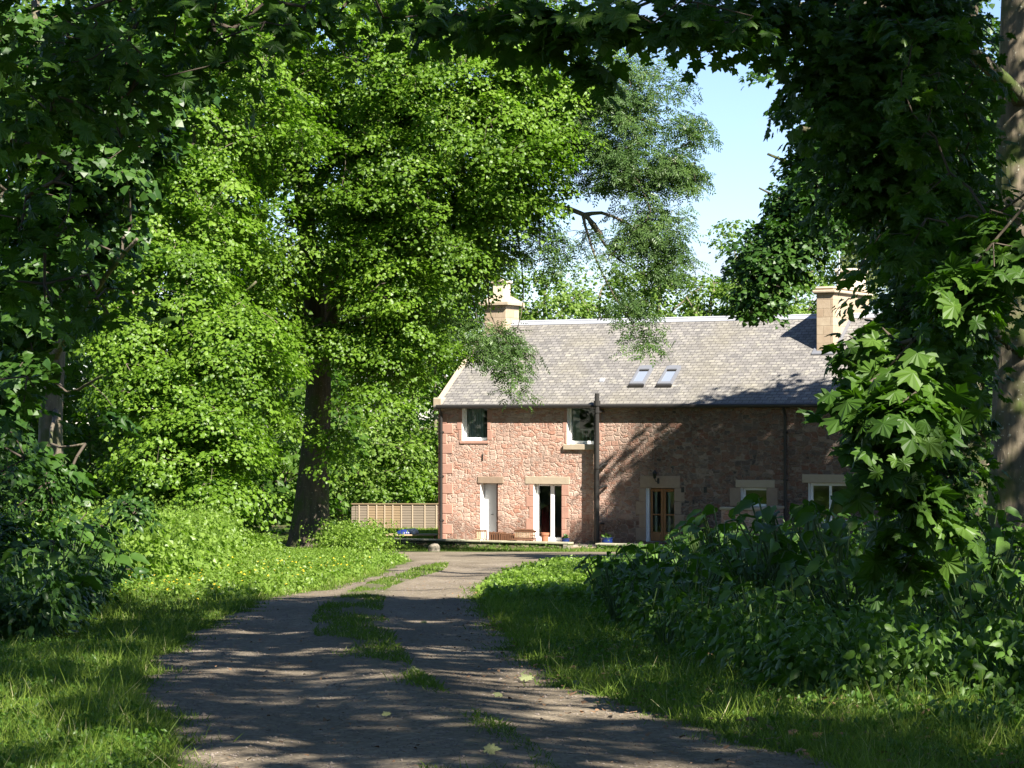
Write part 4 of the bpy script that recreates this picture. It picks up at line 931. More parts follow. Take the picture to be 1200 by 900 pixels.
tree("ash_tree", "feathery ash with a long bent bare limb and twigs drooping over the left chimney", "tree", gb(-6.38, 84.0),
     [W(372, 652, 84.0), W(374, 500, 84.0), W(385, 350, 84.0), W(420, 200, 83.5), W(450, 20, 80.7)], .4,
     [([W(395, 310, 84.0), W(470, 215, 83.5), W(540, 195, 80.7), W(592, 208, 80.2), W(616, 230, 80.2), W(650, 240, 79.7), W(685, 252, 79.5), W(705, 275, 79.3)], .2, .07),
      ([W(685, 252, 79.5), W(705, 248, 79.5), W(735, 262, 79.5), W(775, 290, 79.5)], .07, .02), ([W(683, 250, 79.5), W(697, 300, 79.3), W(722, 350, 79.2), W(742, 380, 79.1)], .05, .015),
      ([W(690, 258, 79.5), W(720, 300, 79.5), W(770, 330, 79.5)], .05, .015), ([W(630, 236, 80.0), W(633, 260, 79.9), W(632, 305, 79.7)], .035, .012),
      ([W(425, 190, 83.5), W(540, 110, 80.7), W(640, 110, 80.2), W(720, 130, 79.9), W(780, 150, 79.7)], .16, .03), ([W(640, 110, 80.2), W(700, 180, 79.9), W(760, 200, 79.7), W(815, 190, 79.7)], .07, .02),
      ([W(440, 80, 80.7), W(560, 10, 80.7), W(660, 40, 80.2), W(740, 90, 79.7)], .14, .03),
      ([W(540, 195, 80.7), W(556, 230, 80.7), W(568, 300, 80.5), W(575, 370, 80.3), W(600, 410, 80.2)], .055, .014), ([W(556, 230, 80.7), W(545, 300, 80.5), W(560, 380, 80.3)], .04, .012), ([W(592, 208, 80.2), W(608, 280, 80.2), W(614, 350, 80.1), W(606, 385, 80.0)], .04, .012)],
     [PB(690, 130, 79.9, 2.1, 56, rz=1.3), PB(760, 165, 79.7, 1.9, 60, rz=1.3), PB(725, 195, 79.7, 1.8, 38, rz=.6), PB(795, 200, 79.7, .75, 20, rz=.5), PB(760, 258, 79.5, 1.1, 36, rz=.8), PB(785, 300, 79.5, .7, 16, rz=.5), PB(725, 290, 79.5, 1.2, 12, rz=.7),
      PB(640, 60, 80.2, 2.4, 70), PB(740, 90, 79.7, 1.6, 44, rz=.9), PB(592, 262, 80.3, 1.2, 20, rz=1.0), PB(535, 300, 80.5, 1.2, 24, rz=1.1), PB(648, 285, 79.8, .9, 10, rz=.7), PB(585, 405, 80.2, .95, 22, rz=.6), PB(560, 390, 80.2, .7, 12, rz=.6), PB(596, 440, 80.1, .45, 4, rz=.3),
      PB(742, 355, 79.2, .6, 10, rz=.5), PB(758, 388, 79.1, .5, 5, rz=.25), PB(690, 150, 80.2, 2.2, 20, rz=1.2), PB(520, 60, 80.7, 3, 60), PB(600, 150, 80.7, 2, 40)],
     'leaf_ash', 'ash', .30, 34, .5, flat=.5, seed=21, twig='twig', keep=True, droop=.5, hang=.5, r1=.06)
tree("lime_tree", "bright leafy lime left of the big dark trunk, clothed down to the nettles", "tree", gb(-9.2, 74),
     [W(222, 660, 74), W(225, 500, 74), W(215, 350, 74), W(225, 200, 74), W(215, 20, 74)], .3,
     [([W(222, 430, 74), W(260, 370, 72), W(300, 330, 71)], .1, .03), ([W(216, 330, 74), W(180, 260, 72), W(140, 220, 71)], .1, .03), ([W(224, 480, 74), W(240, 520, 71), W(265, 560, 69)], .05, .02), ([W(218, 400, 74), W(185, 330, 70.5), W(172, 310, 70)], .06, .02)],
     [PB(255, 420, 70, 2.0, 80, rz=1.5), PB(235, 520, 68.5, 1.7, 66, rz=1.3), PB(190, 460, 69.5, 1.7, 60, rz=1.2), PB(268, 500, 70, 1.1, 36, rz=1.2), PB(262, 400, 71.5, 1.3, 40), PB(210, 330, 71, 2.0, 80, rz=1.5), PB(160, 400, 70, 1.4, 44), PB(255, 575, 68, 1.0, 30, rz=.5),
      PB(215, 240, 72, 2.4, 80, rz=1.6), PB(140, 330, 71, 1.6, 40), PB(230, 130, 73, 3.2, 90), PB(150, 200, 72, 2.4, 60), PB(180, 560, 69, 1.2, 30, rz=.8), PB(220, 20, 74, 4.5, 100)],
     'leaf_bright', 'lobed', .118, 150, .8, flat=.2, seed=31, twig='twig_pale', keep=True, droop=.45)
tree("horse_chestnut_tree", "shaded dark tree at the left edge with a few sunlit sprays low down", "tree", gb(-9.0, 50),
     [W(62, 670, 50), W(60, 500, 50), W(66, 350, 50), W(50, 180, 50), W(40, 0, 50)], .3,
     [([W(63, 420, 50), W(110, 340, 47), W(160, 280, 45)], .1, .03), ([W(62, 440, 50), W(80, 460, 47), W(120, 440, 45)], .06, .02), ([W(58, 300, 50), W(20, 240, 47), W(-20, 200, 46)], .1, .03), ([W(64, 480, 50), W(60, 520, 47), W(100, 520, 46)], .05, .02)],
     [PB(60, 300, 47, 1.9, 70, rz=1.5), PB(130, 230, 47, 1.6, 60, rz=1.3), PB(110, 490, 45.5, .75, 26, rz=.35), PB(55, 450, 45, .8, 30, rz=.6), PB(120, 350, 47.5, 1.3, 40), PB(20, 380, 46, 1.2, 44), PB(40, 160, 47, 1.9, 66), PB(160, 130, 47, 1.5, 46), PB(30, 560, 45, .8, 30, rz=.6), PB(200, 190, 48, 1.0, 24), PB(60, 40, 48, 2.4, 66), PB(190, 40, 48, 2.0, 46), PB(10, 500, 45, .9, 28)],
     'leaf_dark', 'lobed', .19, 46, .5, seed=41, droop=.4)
tree("overhanging_sycamore", "near sycamore whose dark broad leaves hang into the upper left corner of the view", "tree", gb(-6.2, 15),
     [(-6.2, 15, -.2), (-6.1, 15, 2), (-5.9, 15.2, 5), (-5.6, 15.5, 9), (-5.2, 16, 14)], .38,
     [([(-6.0, 15.1, 3.4), (-4.8, 15.8, 4.4), (-3.4, 16.5, 4.7), (-2.2, 17, 4.55)], .1, .02), ([(-5.9, 15.2, 4.6), (-4.4, 17, 6.6), (-2, 19, 8.4), (.3, 21, 9.4)], .16, .04), ([(-6.1, 15, 2.6), (-4.8, 16, 3.4), (-3.6, 16.6, 3.5), (-2.9, 16.8, 3.3)], .06, .015),
      ([(-5.7, 15.4, 7), (-4, 19, 9.5), (-2.5, 23, 11)], .14, .04), ([(-6.1, 15, 1.8), (-4.9, 16.4, 2.4), (-3.9, 17, 2.3)], .05, .012)],
     [PB(90, 40, 16.6, .75, 20, rz=.3), PB(200, 60, 17, .6, 16, rz=.25), PB(30, 130, 16.4, .45, 15, rz=.25), PB(130, 120, 17, .5, 12, rz=.25), PB(60, 250, 16.6, .38, 11, rz=.22), PB(15, 330, 16.8, .35, 10, rz=.25), PB(130, 345, 17.4, .24, 4, rz=.12), PB(260, 20, 17, .5, 12, rz=.2), PB(290, 50, 17.5, .3, 6, rz=.15), PB(20, 30, 16, .5, 14), PB(110, 330, 17.4, .15, 3), PB(350, 8, 17.8, .5, 9, rz=.15), PB(10, 460, 16.8, .2, 4, rz=.2), PB(450, 3, 18.5, .5, 8, rz=.12)],
     'leaf_big', 'maple', .115, 9, .30, seed=51, droop=.3, twig='twig', twigr=.004)
tree("shade_oak", "unseen tall oak added outside the left edge so its high crown shades the woodland margin", "tree", gb(-8.2, 31),  # out of view, added as an occluder to darken the left side
     [(-8.2, 31, -.7), (-8.0, 31, 4), (-7.4, 31.4, 9), (-6.6, 32, 15)], .4, [([(-7.6, 31.3, 7), (-5.5, 32, 10), (-3.5, 33, 12)], .16, .04), ([(-7.8, 31.1, 6), (-7.5, 34, 9), (-7, 37, 11)], .16, .04)],
     [((-1.6, 20, 9.8), (3.6, 4.2, 2.0), 120), ((-4, 17, 11.5), (3.5, 4, 2.3), 80), ((-3.2, 25, 11.5), (3.2, 3.5, 2.0), 80), ((-4.2, 33, 12.5), (3.4, 4.2, 2.6), 120), ((-7, 37, 12), (3.5, 3.5, 3), 90), ((-7.5, 31, 16), (4, 4, 3), 90), ((-4.6, 27.5, 9.5), (2.2, 2.6, 1.6), 50)], 'leaf_mid', 'simple', .26, 40, .8, seed=61)
# wood behind: individual trees, dark because the ones in front shade them
for i, (px, Y, rr, top) in enumerate(((40, 92, 5.5, 0), (150, 100, 5.5, -40), (-60, 84, 5.5, -60), (250, 104, 5.5, -60))):
    tree("woodland_tree", ["deep woodland tree behind the far left chestnut", "deep woodland tree behind the lime", "deep woodland tree at the far left edge", "deep woodland tree behind the sycamore trunk"][i], "tree", gb((px - 600) / F * Y, Y),
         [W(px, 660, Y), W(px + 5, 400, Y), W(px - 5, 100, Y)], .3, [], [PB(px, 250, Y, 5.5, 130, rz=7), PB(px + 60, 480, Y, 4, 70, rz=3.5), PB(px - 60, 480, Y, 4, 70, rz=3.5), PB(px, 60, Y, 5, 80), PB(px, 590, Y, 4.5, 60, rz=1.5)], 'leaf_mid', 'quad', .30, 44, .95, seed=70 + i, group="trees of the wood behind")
# hedge-like trees behind the fence
for i, (px, py, Y, rr, rz, lab, mat) in enumerate(((398, 470, 116, 3.4, 5.0, "sunlit bushy tree standing behind the fence, just right of the sycamore trunk", 'leaf_far'), (460, 430, 119, 3.6, 6.0, "tall sunlit tree rising behind the middle of the fence", 'leaf_far'), (512, 470, 117, 2.6, 4.6, "lower sunlit tree behind the fence beside the house corner", 'leaf_bright'),
      (545, 380, 124, 3.4, 4.4, "pale green tree rising behind the left gable", 'leaf_far'), (440, 300, 128, 4.6, 5.0, "high crowned tree behind the fence trees, topping them", 'leaf_mid'), (330, 520, 118, 3.0, 4.2, "shaded tree left of the sycamore trunk, beyond the lawn", 'leaf_mid'))):
    x = (px - 600) / F * Y; b = gb(x, Y); tz = CAMZ + (HZ - py) / F * Y
    tree("garden_tree", lab, "tree", b, [(x, Y, b[2] - .2), (x + .1, Y, b[2] + 2), (x - .1, Y, tz), (x, Y, tz + rz * .6)], .16, [], [((x, Y, tz), (rr, rr * .8, rz * .75), 90), ((x - rr * .4, Y - 1.0, b[2] + 2.0), (rr * .85, rr * .6, 1.9), 46), ((x + rr * .5, Y - 1.2, b[2] + 2.6), (rr * .7, rr * .6, 2.2), 40), ((x + rr * .2, Y - .5, tz + rz * .7), (rr * .6, rr * .6, rz * .4), 30)],
         mat, 'simple', .2, 52, .75, seed=90 + i, bark='bark_pale', group="trees behind the fence", r1=.04, droop=.5)
for i, (px, py, Y, lab) in enumerate(((420, 420, 140, "tall tree far behind the fence, seen between the sycamore trunk and the house"), (520, 400, 142, "tall tree far behind the left gable, showing beneath the ash twigs"), (340, 400, 138, "tall tree far behind the big dark sycamore trunk"))):
    x = (px - 600) / F * Y; b = gb(x, Y); tz = CAMZ + (HZ - py) / F * Y
    tree("garden_tree", lab, "tree", b, [(x, Y, b[2] - .2), (x + .1, Y, b[2] + 3), (x, Y, tz + 1)], .2, [], [((x, Y, tz), (5, 3, 4), 120), ((x, Y, b[2] + 2.5), (5, 3, 2.5), 90)], 'leaf_mid', 'simple', .26, 52, .9, seed=600 + i, group="trees behind the fence", r1=.05, droop=.5)
# behind the roof
for i, (px, py, Y, rr, rz, lab, n, mat) in enumerate(((640, 350, 122, 2.2, 1.7, "rounded green crown behind the roof, nearest the left chimney", 60, 'leaf_far'), (705, 352, 126, 2.6, 1.5, "broad low crown behind the left half of the roof ridge", 60, 'leaf_far'), (775, 345, 124, 2.5, 1.6, "full green crown behind the middle of the roof ridge", 70, 'leaf_far'), (835, 356, 122, 1.6, 1.4, "small bright crown behind the roof between the gap of sky and the dark bough", 34, 'leaf_far'),
      (885, 350, 121, 1.6, 1.1, "leafy crown on a pale bare trunk behind the roof, left of the large chimney", 34, 'leaf_far'), (935, 345, 123, 1.9, 1.2, "spreading crown directly behind the large chimney", 46, 'leaf_far'), (850, 380, 127, 5.0, .9, "long low thicket showing just above the ridge", 60, 'leaf_mid'))):
    x = (px - 600) / F * Y; b = gb(x, Y); tz = CAMZ + (HZ - py) / F * Y
    tree("garden_tree", lab, "tree", b, [(x, Y, b[2] - .2), (x + .2, Y, b[2] + 3), (x - .1, Y, tz - .5), (x + .1, Y, tz + rz * .5)], .2, [([(x - .1, Y, tz - 1.4), (x + rr * .5, Y - .3, tz - .2), (x + rr * .8, Y - .5, tz + .4)], .07, .03), ([(x, Y, tz - 1.8), (x - rr * .5, Y - .3, tz - .4), (x - rr * .8, Y - .5, tz + .3)], .07, .03)], [((x, Y, tz), (rr, rr * .8, rz), n), ((x, Y, tz - rz * 1.1), (rr * 1.1, rr * .8, rz), n // 2)],
         mat, 'simple', .2, 46, .6, seed=120 + i, bark='bark_pale', twig='twig_pale', group="trees behind the roof", r1=.05, droop=.5)
x = (925 - 600) / F * 128
tree("open_crowned_tree", "taller thin crowned tree with pale bare branches showing sky, left of the aerial mast", "tree", gb(x, 128), [(x, 128, -3), (x - .6, 128, 4), W(900, 330, 128), W(925, 250, 128)], .18,
     [([W(893, 372, 128), W(910, 330, 127.8), W(940, 290, 127.5), W(958, 262, 127.3)], .1, .03), ([W(895, 350, 128), W(870, 320, 128), W(860, 290, 128)], .08, .03), ([W(910, 330, 127.8), W(950, 320, 127.5), W(970, 305, 127.3)], .06, .02)],
     [PB(935, 270, 127.5, 1.5, 26, rz=1.3), PB(960, 295, 127.3, .9, 12, rz=.7), PB(862, 275, 128, 1.2, 18, rz=1.0), PB(900, 310, 128, 1.5, 18, rz=.8), PB(955, 325, 127.3, 1.2, 18, rz=.5), PB(868, 330, 128, 1.2, 18, rz=.6)], 'leaf_far', 'simple', .2, 34, .5, seed=140, bark='bark_pale', twig='twig_pale', droop=.5)
x = (1012 - 600) / F * 126
tree("birch_tree", "yellowish hanging birch behind the aerial mast and large chimney", "tree", gb(x, 126), [(x, 126, -3), (x, 126, 5), W(1015, 260, 126)], .14, [([W(1012, 330, 126), W(1000, 290, 126), W(990, 285, 126)], .04, .015)],
     [PB(993, 305, 126, .7, 18, rz=1.0), PB(1012, 290, 126, 1.0, 26, rz=1.2), PB(1035, 290, 126, 1.0, 26, rz=1.2), PB(1030, 330, 126, 1.0, 20, rz=.8)], 'leaf_birch', 'quad', .13, 90, .5, seed=141, bark='bark_birch', twig='twig_pale', droop=1.0, hang=1.2, upw=.4)

# ------------------------------------------------------------------ trees: right of the track
b = gb(7.25, 36)
tree("beech_tree", "tall pale trunked tree at the right edge, its dark crown spreading over the track", "tree", b,
     [W(1188, 760, 36), W(1188, 640, 36), W(1190, 500, 36), W(1192, 300, 36), W(1194, 100, 36), W(1199, -100, 36), W(1220, -400, 36), (7.9, 36, 16)], .44,
     [([W(1203, 300, 36), W(1130, 230, 33), W(1040, 180, 31), W(940, 150, 30)], .12, .03), ([W(1205, 120, 36), W(1100, 30, 33), W(980, 0, 31), W(860, 20, 30)], .13, .03), ([W(1203, 420, 36), W(1140, 380, 33.5), W(1080, 380, 32)], .08, .02), ([W(1203, 250, 36), W(1150, 240, 31), W(1110, 270, 28)], .08, .02),
      ([(7.5, 36, 9), (9.5, 34.5, 11), (11.5, 33, 12.5)], .2, .05), ([(7.6, 36, 10), (7.5, 33, 12.5), (7.6, 30, 14)], .18, .05)],
     [PB(1010, 50, 25, 0.84, 56, rz=.7), PB(1060, 110, 25.5, 0.97, 56, rz=.85), PB(1005, 110, 24.5, 0.42, 20, rz=.5), PB(1025, 190, 25.5, 0.59, 32, rz=.5), PB(1090, 230, 26, 0.67, 34, rz=.6), PB(1105, 90, 27, 0.42, 18, rz=.7), PB(870, 18, 24.5, 0.59, 26, rz=.2), PB(1040, 20, 25.5, 1.01, 44, rz=.5), PB(1110, 330, 27, 0.67, 30, rz=.6), PB(1060, 400, 27, 0.63, 28, rz=.6), PB(1105, 460, 29, 0.42, 18, rz=.6), PB(1080, 520, 29, 0.59, 26, rz=.6), PB(1100, 580, 29, 0.42, 16, rz=.5), PB(1120, 250, 31, 0.25, 9), PB(1115, 400, 31, 0.25, 10),
      ((10.3, 33, 11.5), (3.4, 3.8, 2.8), 110), ((13, 36, 15), (3.5, 3.5, 2.5), 80), ((10.8, 30, 8.5), (2.4, 3, 1.8), 60)],
     'leaf_big', 'maple', .12, 25, .42, keep=True, seed=151, droop=.35, bark='bark_beech', limb_bark='bark_mossy', flare=.75, twigr=.0045)
tree("sycamore_by_the_track", "near sycamore whose low bough hangs large sunlit leaves before the right end of the house", "tree", gb(5.6, 13.2),
     [(5.6, 13.2, -.3), (5.55, 13.2, 3), (5.5, 13.4, 7), (5.4, 13.6, 13)], .4,
     [([(5.55, 13.2, 3.6), (4.4, 13.5, 3.9), (3.2, 13.8, 3.2), (2.4, 14, 2.3), (2.05, 14, 1.9)], .013, .006), ([(5.5, 13.3, 5), (3.8, 15, 6.2), (2.2, 17, 5.4), (1.2, 18.3, 4.7), (.3, 18.8, 4.5)], .05, .01), ([(5.5, 13.3, 6), (3.4, 12, 8.6), (1, 10.5, 9.6)], .16, .04), ([(5.5, 13.4, 7), (4.6, 16, 10), (4, 19.5, 11.5)], .16, .04), ([(5.5, 13.3, 4.5), (6.5, 17, 5.2), (5.8, 21, 4.6), (4.2, 22.5, 3.4)], .04, .01)],
     [PB(1120, 350, 14.2, .16, 6, rz=.12), PB(1170, 275, 14.0, .2, 10, rz=.14), PB(1130, 320, 13.9, .16, 8, rz=.12), PB(1010, 440, 14, .12, 6, rz=.1), PB(1045, 470, 13.7, .2, 14, rz=.1), PB(1020, 495, 14, .12, 6, rz=.12), PB(1080, 460, 14, .16, 8, rz=.15), PB(1060, 530, 14, .22, 10, rz=.2), PB(1050, 405, 14.2, .2, 9, rz=.12), PB(1095, 400, 14.6, .2, 7, rz=.2), PB(1075, 590, 14.2, .2, 7, rz=.2), PB(1015, 400, 14.2, .1, 3, rz=.1), PB(1060, 650, 14.4, .16, 4, rz=.12),
      PB(600, 12, 18.5, .4, 9, rz=.1), PB(680, 18, 18.3, .45, 13, rz=.14), PB(760, 5, 18, .42, 11, rz=.1), PB(695, 70, 18.4, .12, 4, rz=.1), PB(820, 25, 17.6, .4, 9, rz=.14), PB(540, 15, 19, .35, 7, rz=.1),
      PB(1060, 290, 22, .45, 14, rz=.4), PB(1090, 380, 22.5, .3, 8, rz=.4), PB(1080, 190, 23, .4, 10, rz=.4), PB(1080, 60, 23, .4, 10, rz=.4)],
     'leaf_big', 'maple', .135, 10, .17, seed=161, droop=.5, twig='twig', limb_bark='bark_mossy', twigr=.0035, hang=.6)
tree("roadside_tree", "full crowned tree standing out of frame on the right, shading the near track", "tree", gb(9.6, 23), [(9.6, 23, -.5), (9.5, 23, 5), (9.2, 23, 12)], .35, [([(9.5, 23, 5), (7.5, 22, 8.5), (5.5, 21.5, 10)], .15, .04)],
     [((2.0, 12, 10.2), (3.6, 4.5, 1.8), 150), ((4.2, 19, 11.8), (3.6, 4.2, 2.0), 130), ((6.4, 22.5, 10), (3.8, 4.6, 2.4), 250), ((8.0, 17.5, 11.5), (3.5, 4, 2.4), 190), ((7.0, 12.0, 10.5), (3.2, 4, 2.0), 170), ((9.8, 24, 12), (4, 4.5, 3), 100), ((11, 22, 8), (3, 4, 2.4), 70)], 'leaf_mid', 'lobed', .24, 34, .7, seed=171)
tree("roadside_tree", "full crowned tree behind the camera on the right, shading the foreground", "tree", gb(8.5, 3), [(8.5, 3, -.3), (8.4, 3, 5), (8.2, 3, 12)], .35, [([(8.4, 3, 5), (6.5, 3.5, 8), (4.5, 4, 9.6)], .15, .04)],
     [((5.6, 3.2, 9.6), (3.4, 5, 2.0), 220), ((8.8, 3, 11.5), (4, 4.5, 3), 90), ((6.5, -4, 10), (3.5, 4, 2.4), 60)], 'leaf_mid', 'lobed', .24, 34, .7, seed=181)
tree("dark_oak", "dark leaved tree with a heavy black limb hanging its bough over the right chimney", "tree", gb(11.2, 62), [W(1142, 700, 62), W(1140, 450, 62), W(1135, 300, 62), W(1140, 50, 62), W(1150, -150, 62)], .4,
     [([W(1138, 280, 62), W(1080, 262, 61.5), (W(1020, 256, 61)), W(975, 256, 60.5), W(950, 262, 60), W(925, 285, 59.6)], .2, .05), ([W(950, 262, 60), W(930, 240, 59.8), W(890, 220, 59.5)], .06, .02), ([W(1000, 256, 60.7), W(940, 200, 60.5), W(900, 180, 60.3)], .1, .03), ([W(1138, 200, 62), W(1060, 130, 61), W(960, 100, 60.5)], .16, .04)],
     [PB(955, 238, 59.8, 1.05, 62, rz=.9), PB(902, 300, 59.5, .75, 40, rz=.9), PB(990, 180, 60.3, 1.1, 60, rz=1.0), PB(1000, 210, 61, 1.3, 60, rz=.8), PB(885, 345, 59.4, .4, 14, rz=.3), PB(1040, 160, 61.5, 1.8, 70, rz=1.3), PB(1090, 240, 62, 1.4, 40), PB(1000, 80, 61, 2.2, 80, rz=1.6), PB(1100, 40, 62, 2.6, 80), PB(1110, 330, 62, 1.3, 36), PB(1120, 450, 62, 1.4, 36, rz=1.6), PB(1180, 200, 63, 2.4, 50), PB(1170, 400, 63, 2.2, 50, rz=2.6), PB(1080, 560, 62, 1.2, 30, rz=1.0)],
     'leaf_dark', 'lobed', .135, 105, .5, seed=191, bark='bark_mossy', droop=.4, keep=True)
tree("ash_by_the_lane", "tall round crowned ash right of the frame whose shade covers half the house front", "tree", gb(17.5, 80.5), [(17.5, 80.5, -2.8), (17.4, 80.5, 3), (17.2, 80.5, 9)], .4, [([(17.4, 80.5, 4), (15.5, 80, 7), (13.5, 79.5, 9)], .16, .04)],
     [((16.0, 79.1, 8.3), (5.0, 5.0, 4.8), 440), ((15.2, 79.5, 4.0), (3.8, 4, 3), 130), ((13.4, 80.2, 10.8), (2.2, 2.4, 2.1), 90)], 'leaf_mid', 'lobed', .28, 50, .75, seed=201)
tree("maple_tree", "tall tree right of the frame shading the butterbur bank", "tree", gb(15.0, 49), [(15, 49, -1.5), (15, 49, 6), (14.8, 49, 13)], .35, [([(15, 49, 6), (13, 48, 9), (11.5, 47.5, 11)], .15, .04)],
     [((13.6, 48.5, 11), (3.0, 4.0, 2.6), 110), ((16, 49, 14), (3.6, 4, 2.8), 90), ((15.5, 50, 8), (3, 4, 2.4), 70)], 'leaf_mid', 'lobed', .25, 42, .75, seed=211)

for i, (x, y) in enumerate(((-9, -8), (-2.5, -16), (4.5, -20), (-16, -2), (11, -14), (-13, -20), (18, 6), (17, 22))):  # unseen trees added to hold skylight off the shaded foreground
    b = gb(x, y)
    tree("woodland_tree", "unseen tree of the wood behind the camera, added to block skylight", "tree", b, [(x, y, -.2), (x + .1, y, 4), (x, y, 10)], .3, [], [((x, y, 8.5), (4.4, 4.4, 4.5), 130), ((x, y, 3), (4, 4, 2.5), 60)], 'leaf_dark', 'quad', .42, 40, 1.1, seed=500 + i, group="trees of the wood behind the camera", twigs=False)
# ------------------------------------------------------------------ undergrowth
def herb_stuff(name, P, hgt, mat, lsize, per, stemw=.012, tpl='quad', seed=0, spread=.16, tophead=0.0, up=.55):
    g = np.random.default_rng(seed); n = len(P); base = np.c_[P, gz(P[:, 1])]
    lean = g.normal(0, .12, (n, 2)); hh = hgt * g.uniform(.55, 1.1, n)
    cnt = g.poisson(per, n); ii = np.repeat(np.arange(n), cnt); tot = len(ii); t = g.uniform(.12, 1, tot)
    a = g.uniform(0, 6.283, tot); o = np.stack([np.cos(a), np.sin(a), np.zeros(tot)], 1)
    pos = base[ii] + np.c_[lean[ii] * (hh[ii] * t)[:, None], hh[ii] * t] + o * (g.uniform(.1, 1, tot) * spread * (1.2 - t * .6))[:, None]
    nor = o * .55 + np.array([0, 0, up]) + g.normal(0, .3, (tot, 3)); tip = o + np.array([0, 0, -.25]) + g.normal(0, .25, (tot, 3))
    tn = np.clip(.15 + .55 * g.random(tot) * 1 + .25 * g.random(n)[ii], 0, .92); sz = lsize * g.uniform(.6, 1.25, tot) * (1.15 - .4 * t)
    V = [leaves_mesh("x", pos, nor, tip, sz, tn, tpl)]
    return base, lean, hh, pos, nor, tip, sz, tn
def finish_herbs(name, groups, mat, label=None, kind='stuff', parent=None):
    pass
def scatter(poly_fn, n, y0, y1, seed, bias=1.0):
    """n points between two distances with density falling with distance; poly_fn gives the left and right bound at a distance."""
    g = np.random.default_rng(seed); u = g.random(n); Y = y0 * (y1 / y0) ** u if bias == 1 else y0 + (y1 - y0) * u
    a, b = poly_fn(Y); return np.c_[a + (b - a) * g.random(n), Y]
def herbs(name, P, hgt, mat, lsize, per, tpl='quad', seed=0, spread=.16, stem=None, label=None):
    b_, lean, hh, pos, nor, tip, sz, tn = herb_stuff(name, P, hgt, mat, lsize, per, tpl=tpl, seed=seed, spread=spread)
    # slim stems as upright blades in the same mesh
    n = len(P); g = np.random.default_rng(seed + 1); T, Fc = TPL[tpl]
    top = np.c_[lean, np.ones(n)]; a = g.uniform(0, 6.28, n); nr = np.stack([np.cos(a), np.sin(a), np.zeros(n)], 1)
    me = leaves_mesh(name, np.concatenate([pos, b_]), np.concatenate([nor, nr]), np.concatenate([tip, top]), np.concatenate([sz, hh]), np.concatenate([tn, np.full(n, .25)]), tpl,
                     width=np.concatenate([sz, np.full(n, .014)]), flat=True)
    o = link_mesh(name, me, M[mat]); tag(o, label, kind='stuff'); return o
# nettles and cow parsley on the left bank (too thick to count)
def lb(Y): L = np.interp(Y, tY, tL); return np.interp(Y, [34, 40, 50, 60, 72, 82], [-7.5, -8.8, -10.4, -11.4, -11.0, -9.5]), L - np.interp(Y, [34, 40, 46, 55, 65, 75, 82], [3.0, 2.2, 2.6, 3.6, 4.4, 3.0, 2.2])
P = scatter(lb, 5200, 38, 80, 3, 0); hg = 1.15 * np.clip(1.1 - (P[:, 1] - 62) / 30, .35, 1)
herbs("nettle_bed", P, hg, 'leaf_nettle', .12, 15, 'quad', 5, .17)
P = scatter(lb, 1700, 38, 70, 4, 0); o_ = herbs("cow_parsley", P, 1.35 * np.clip(1.1 - (P[:, 1] - 62) / 30, .4, 1), 'leaf_nettle', .06, 22, 'quad', 6, .22)
# low leafy verge plants in the sun
def lv(Y): L = np.interp(Y, tY, tL); return L - np.interp(Y, [30, 46, 60, 80], [2.6, 3.4, 4.5, 3.5]), L - .12
P = scatter(lv, 5200, 33, 81, 8); herbs("verge_herbs", P, .24, 'leaf_nettle', .075, 8, 'quad', 9, .12)
def rv(Y): Rr = np.interp(Y, tY, tR_); return Rr + .1, Rr + np.interp(Y, [30, 36, 46, 56, 60], [1.7, 2.2, 3.0, 3.4, 1.0])
P = scatter(rv, 4200, 33, 57, 10); herbs("verge_herbs", P, .24, 'leaf_nettle', .08, 8, 'quad', 12, .12)
def rv2(Y): Rr = np.interp(Y, tY, tR_); return Rr + .25, Rr + np.interp(Y, [12, 20, 30, 36], [2.2, 1.6, 1.5, 2.0])
P = scatter(rv2, 2200, 12.0, 36, 13); herbs("verge_herbs", P, .10, 'leaf_mid', .038, 8, 'oval', 14, .09)
def lv2(Y): L = np.interp(Y, tY, tL); return L - np.interp(Y, [12, 20, 34], [1.6, 2.6, 4.0]), L - .1
P = scatter(lv2, 3600, 11.5, 36, 15); herbs("verge_herbs", P, .10, 'leaf_mid', .04, 8, 'oval', 16, .1)
# right bank thicket behind and between the butterbur
def rb(Y): return np.interp(Y, [13, 16, 18, 22, 26, 34, 40, 50, 62], [2.6, 2.0, 1.6, 1.25, 1.05, 1.05, 1.35, 1.95, 3.6]), np.interp(Y, [13, 24, 40, 62], [4.2, 6.5, 9.5, 15])
P = scatter(rb, 3000, 16, 60, 17); herbs("bank_undergrowth", P, .5, 'leaf_dock', .095, 16, 'oval', 18, .2)
def rb2(Y): return np.interp(Y, [13, 16, 20, 26], [2.3, 2.0, 1.7, 1.5]), np.interp(Y, [13, 24, 26], [3.4, 5.6, 5.8])
P = scatter(rb2, 420, 13, 24, 19); herbs("bank_undergrowth", P, .22, 'leaf_dock', .07, 8, 'oval', 20, .16)
# shaded herbs on the left
def ls(Y): L = np.interp(Y, tY, tL); return np.interp(Y, [22, 30, 38, 46], [-5.6, -7.4, -8.6, -10.2]), np.interp(Y, [22, 26, 30, 36, 41, 46], [-4.0, -4.4, -4.9, -5.5, -6.2, -8.0])
P = scatter(ls, 1900, 23, 44, 21); herbs("shaded_herbs", P, .62, 'leaf_dark', .11, 13, 'oval', 22, .2)
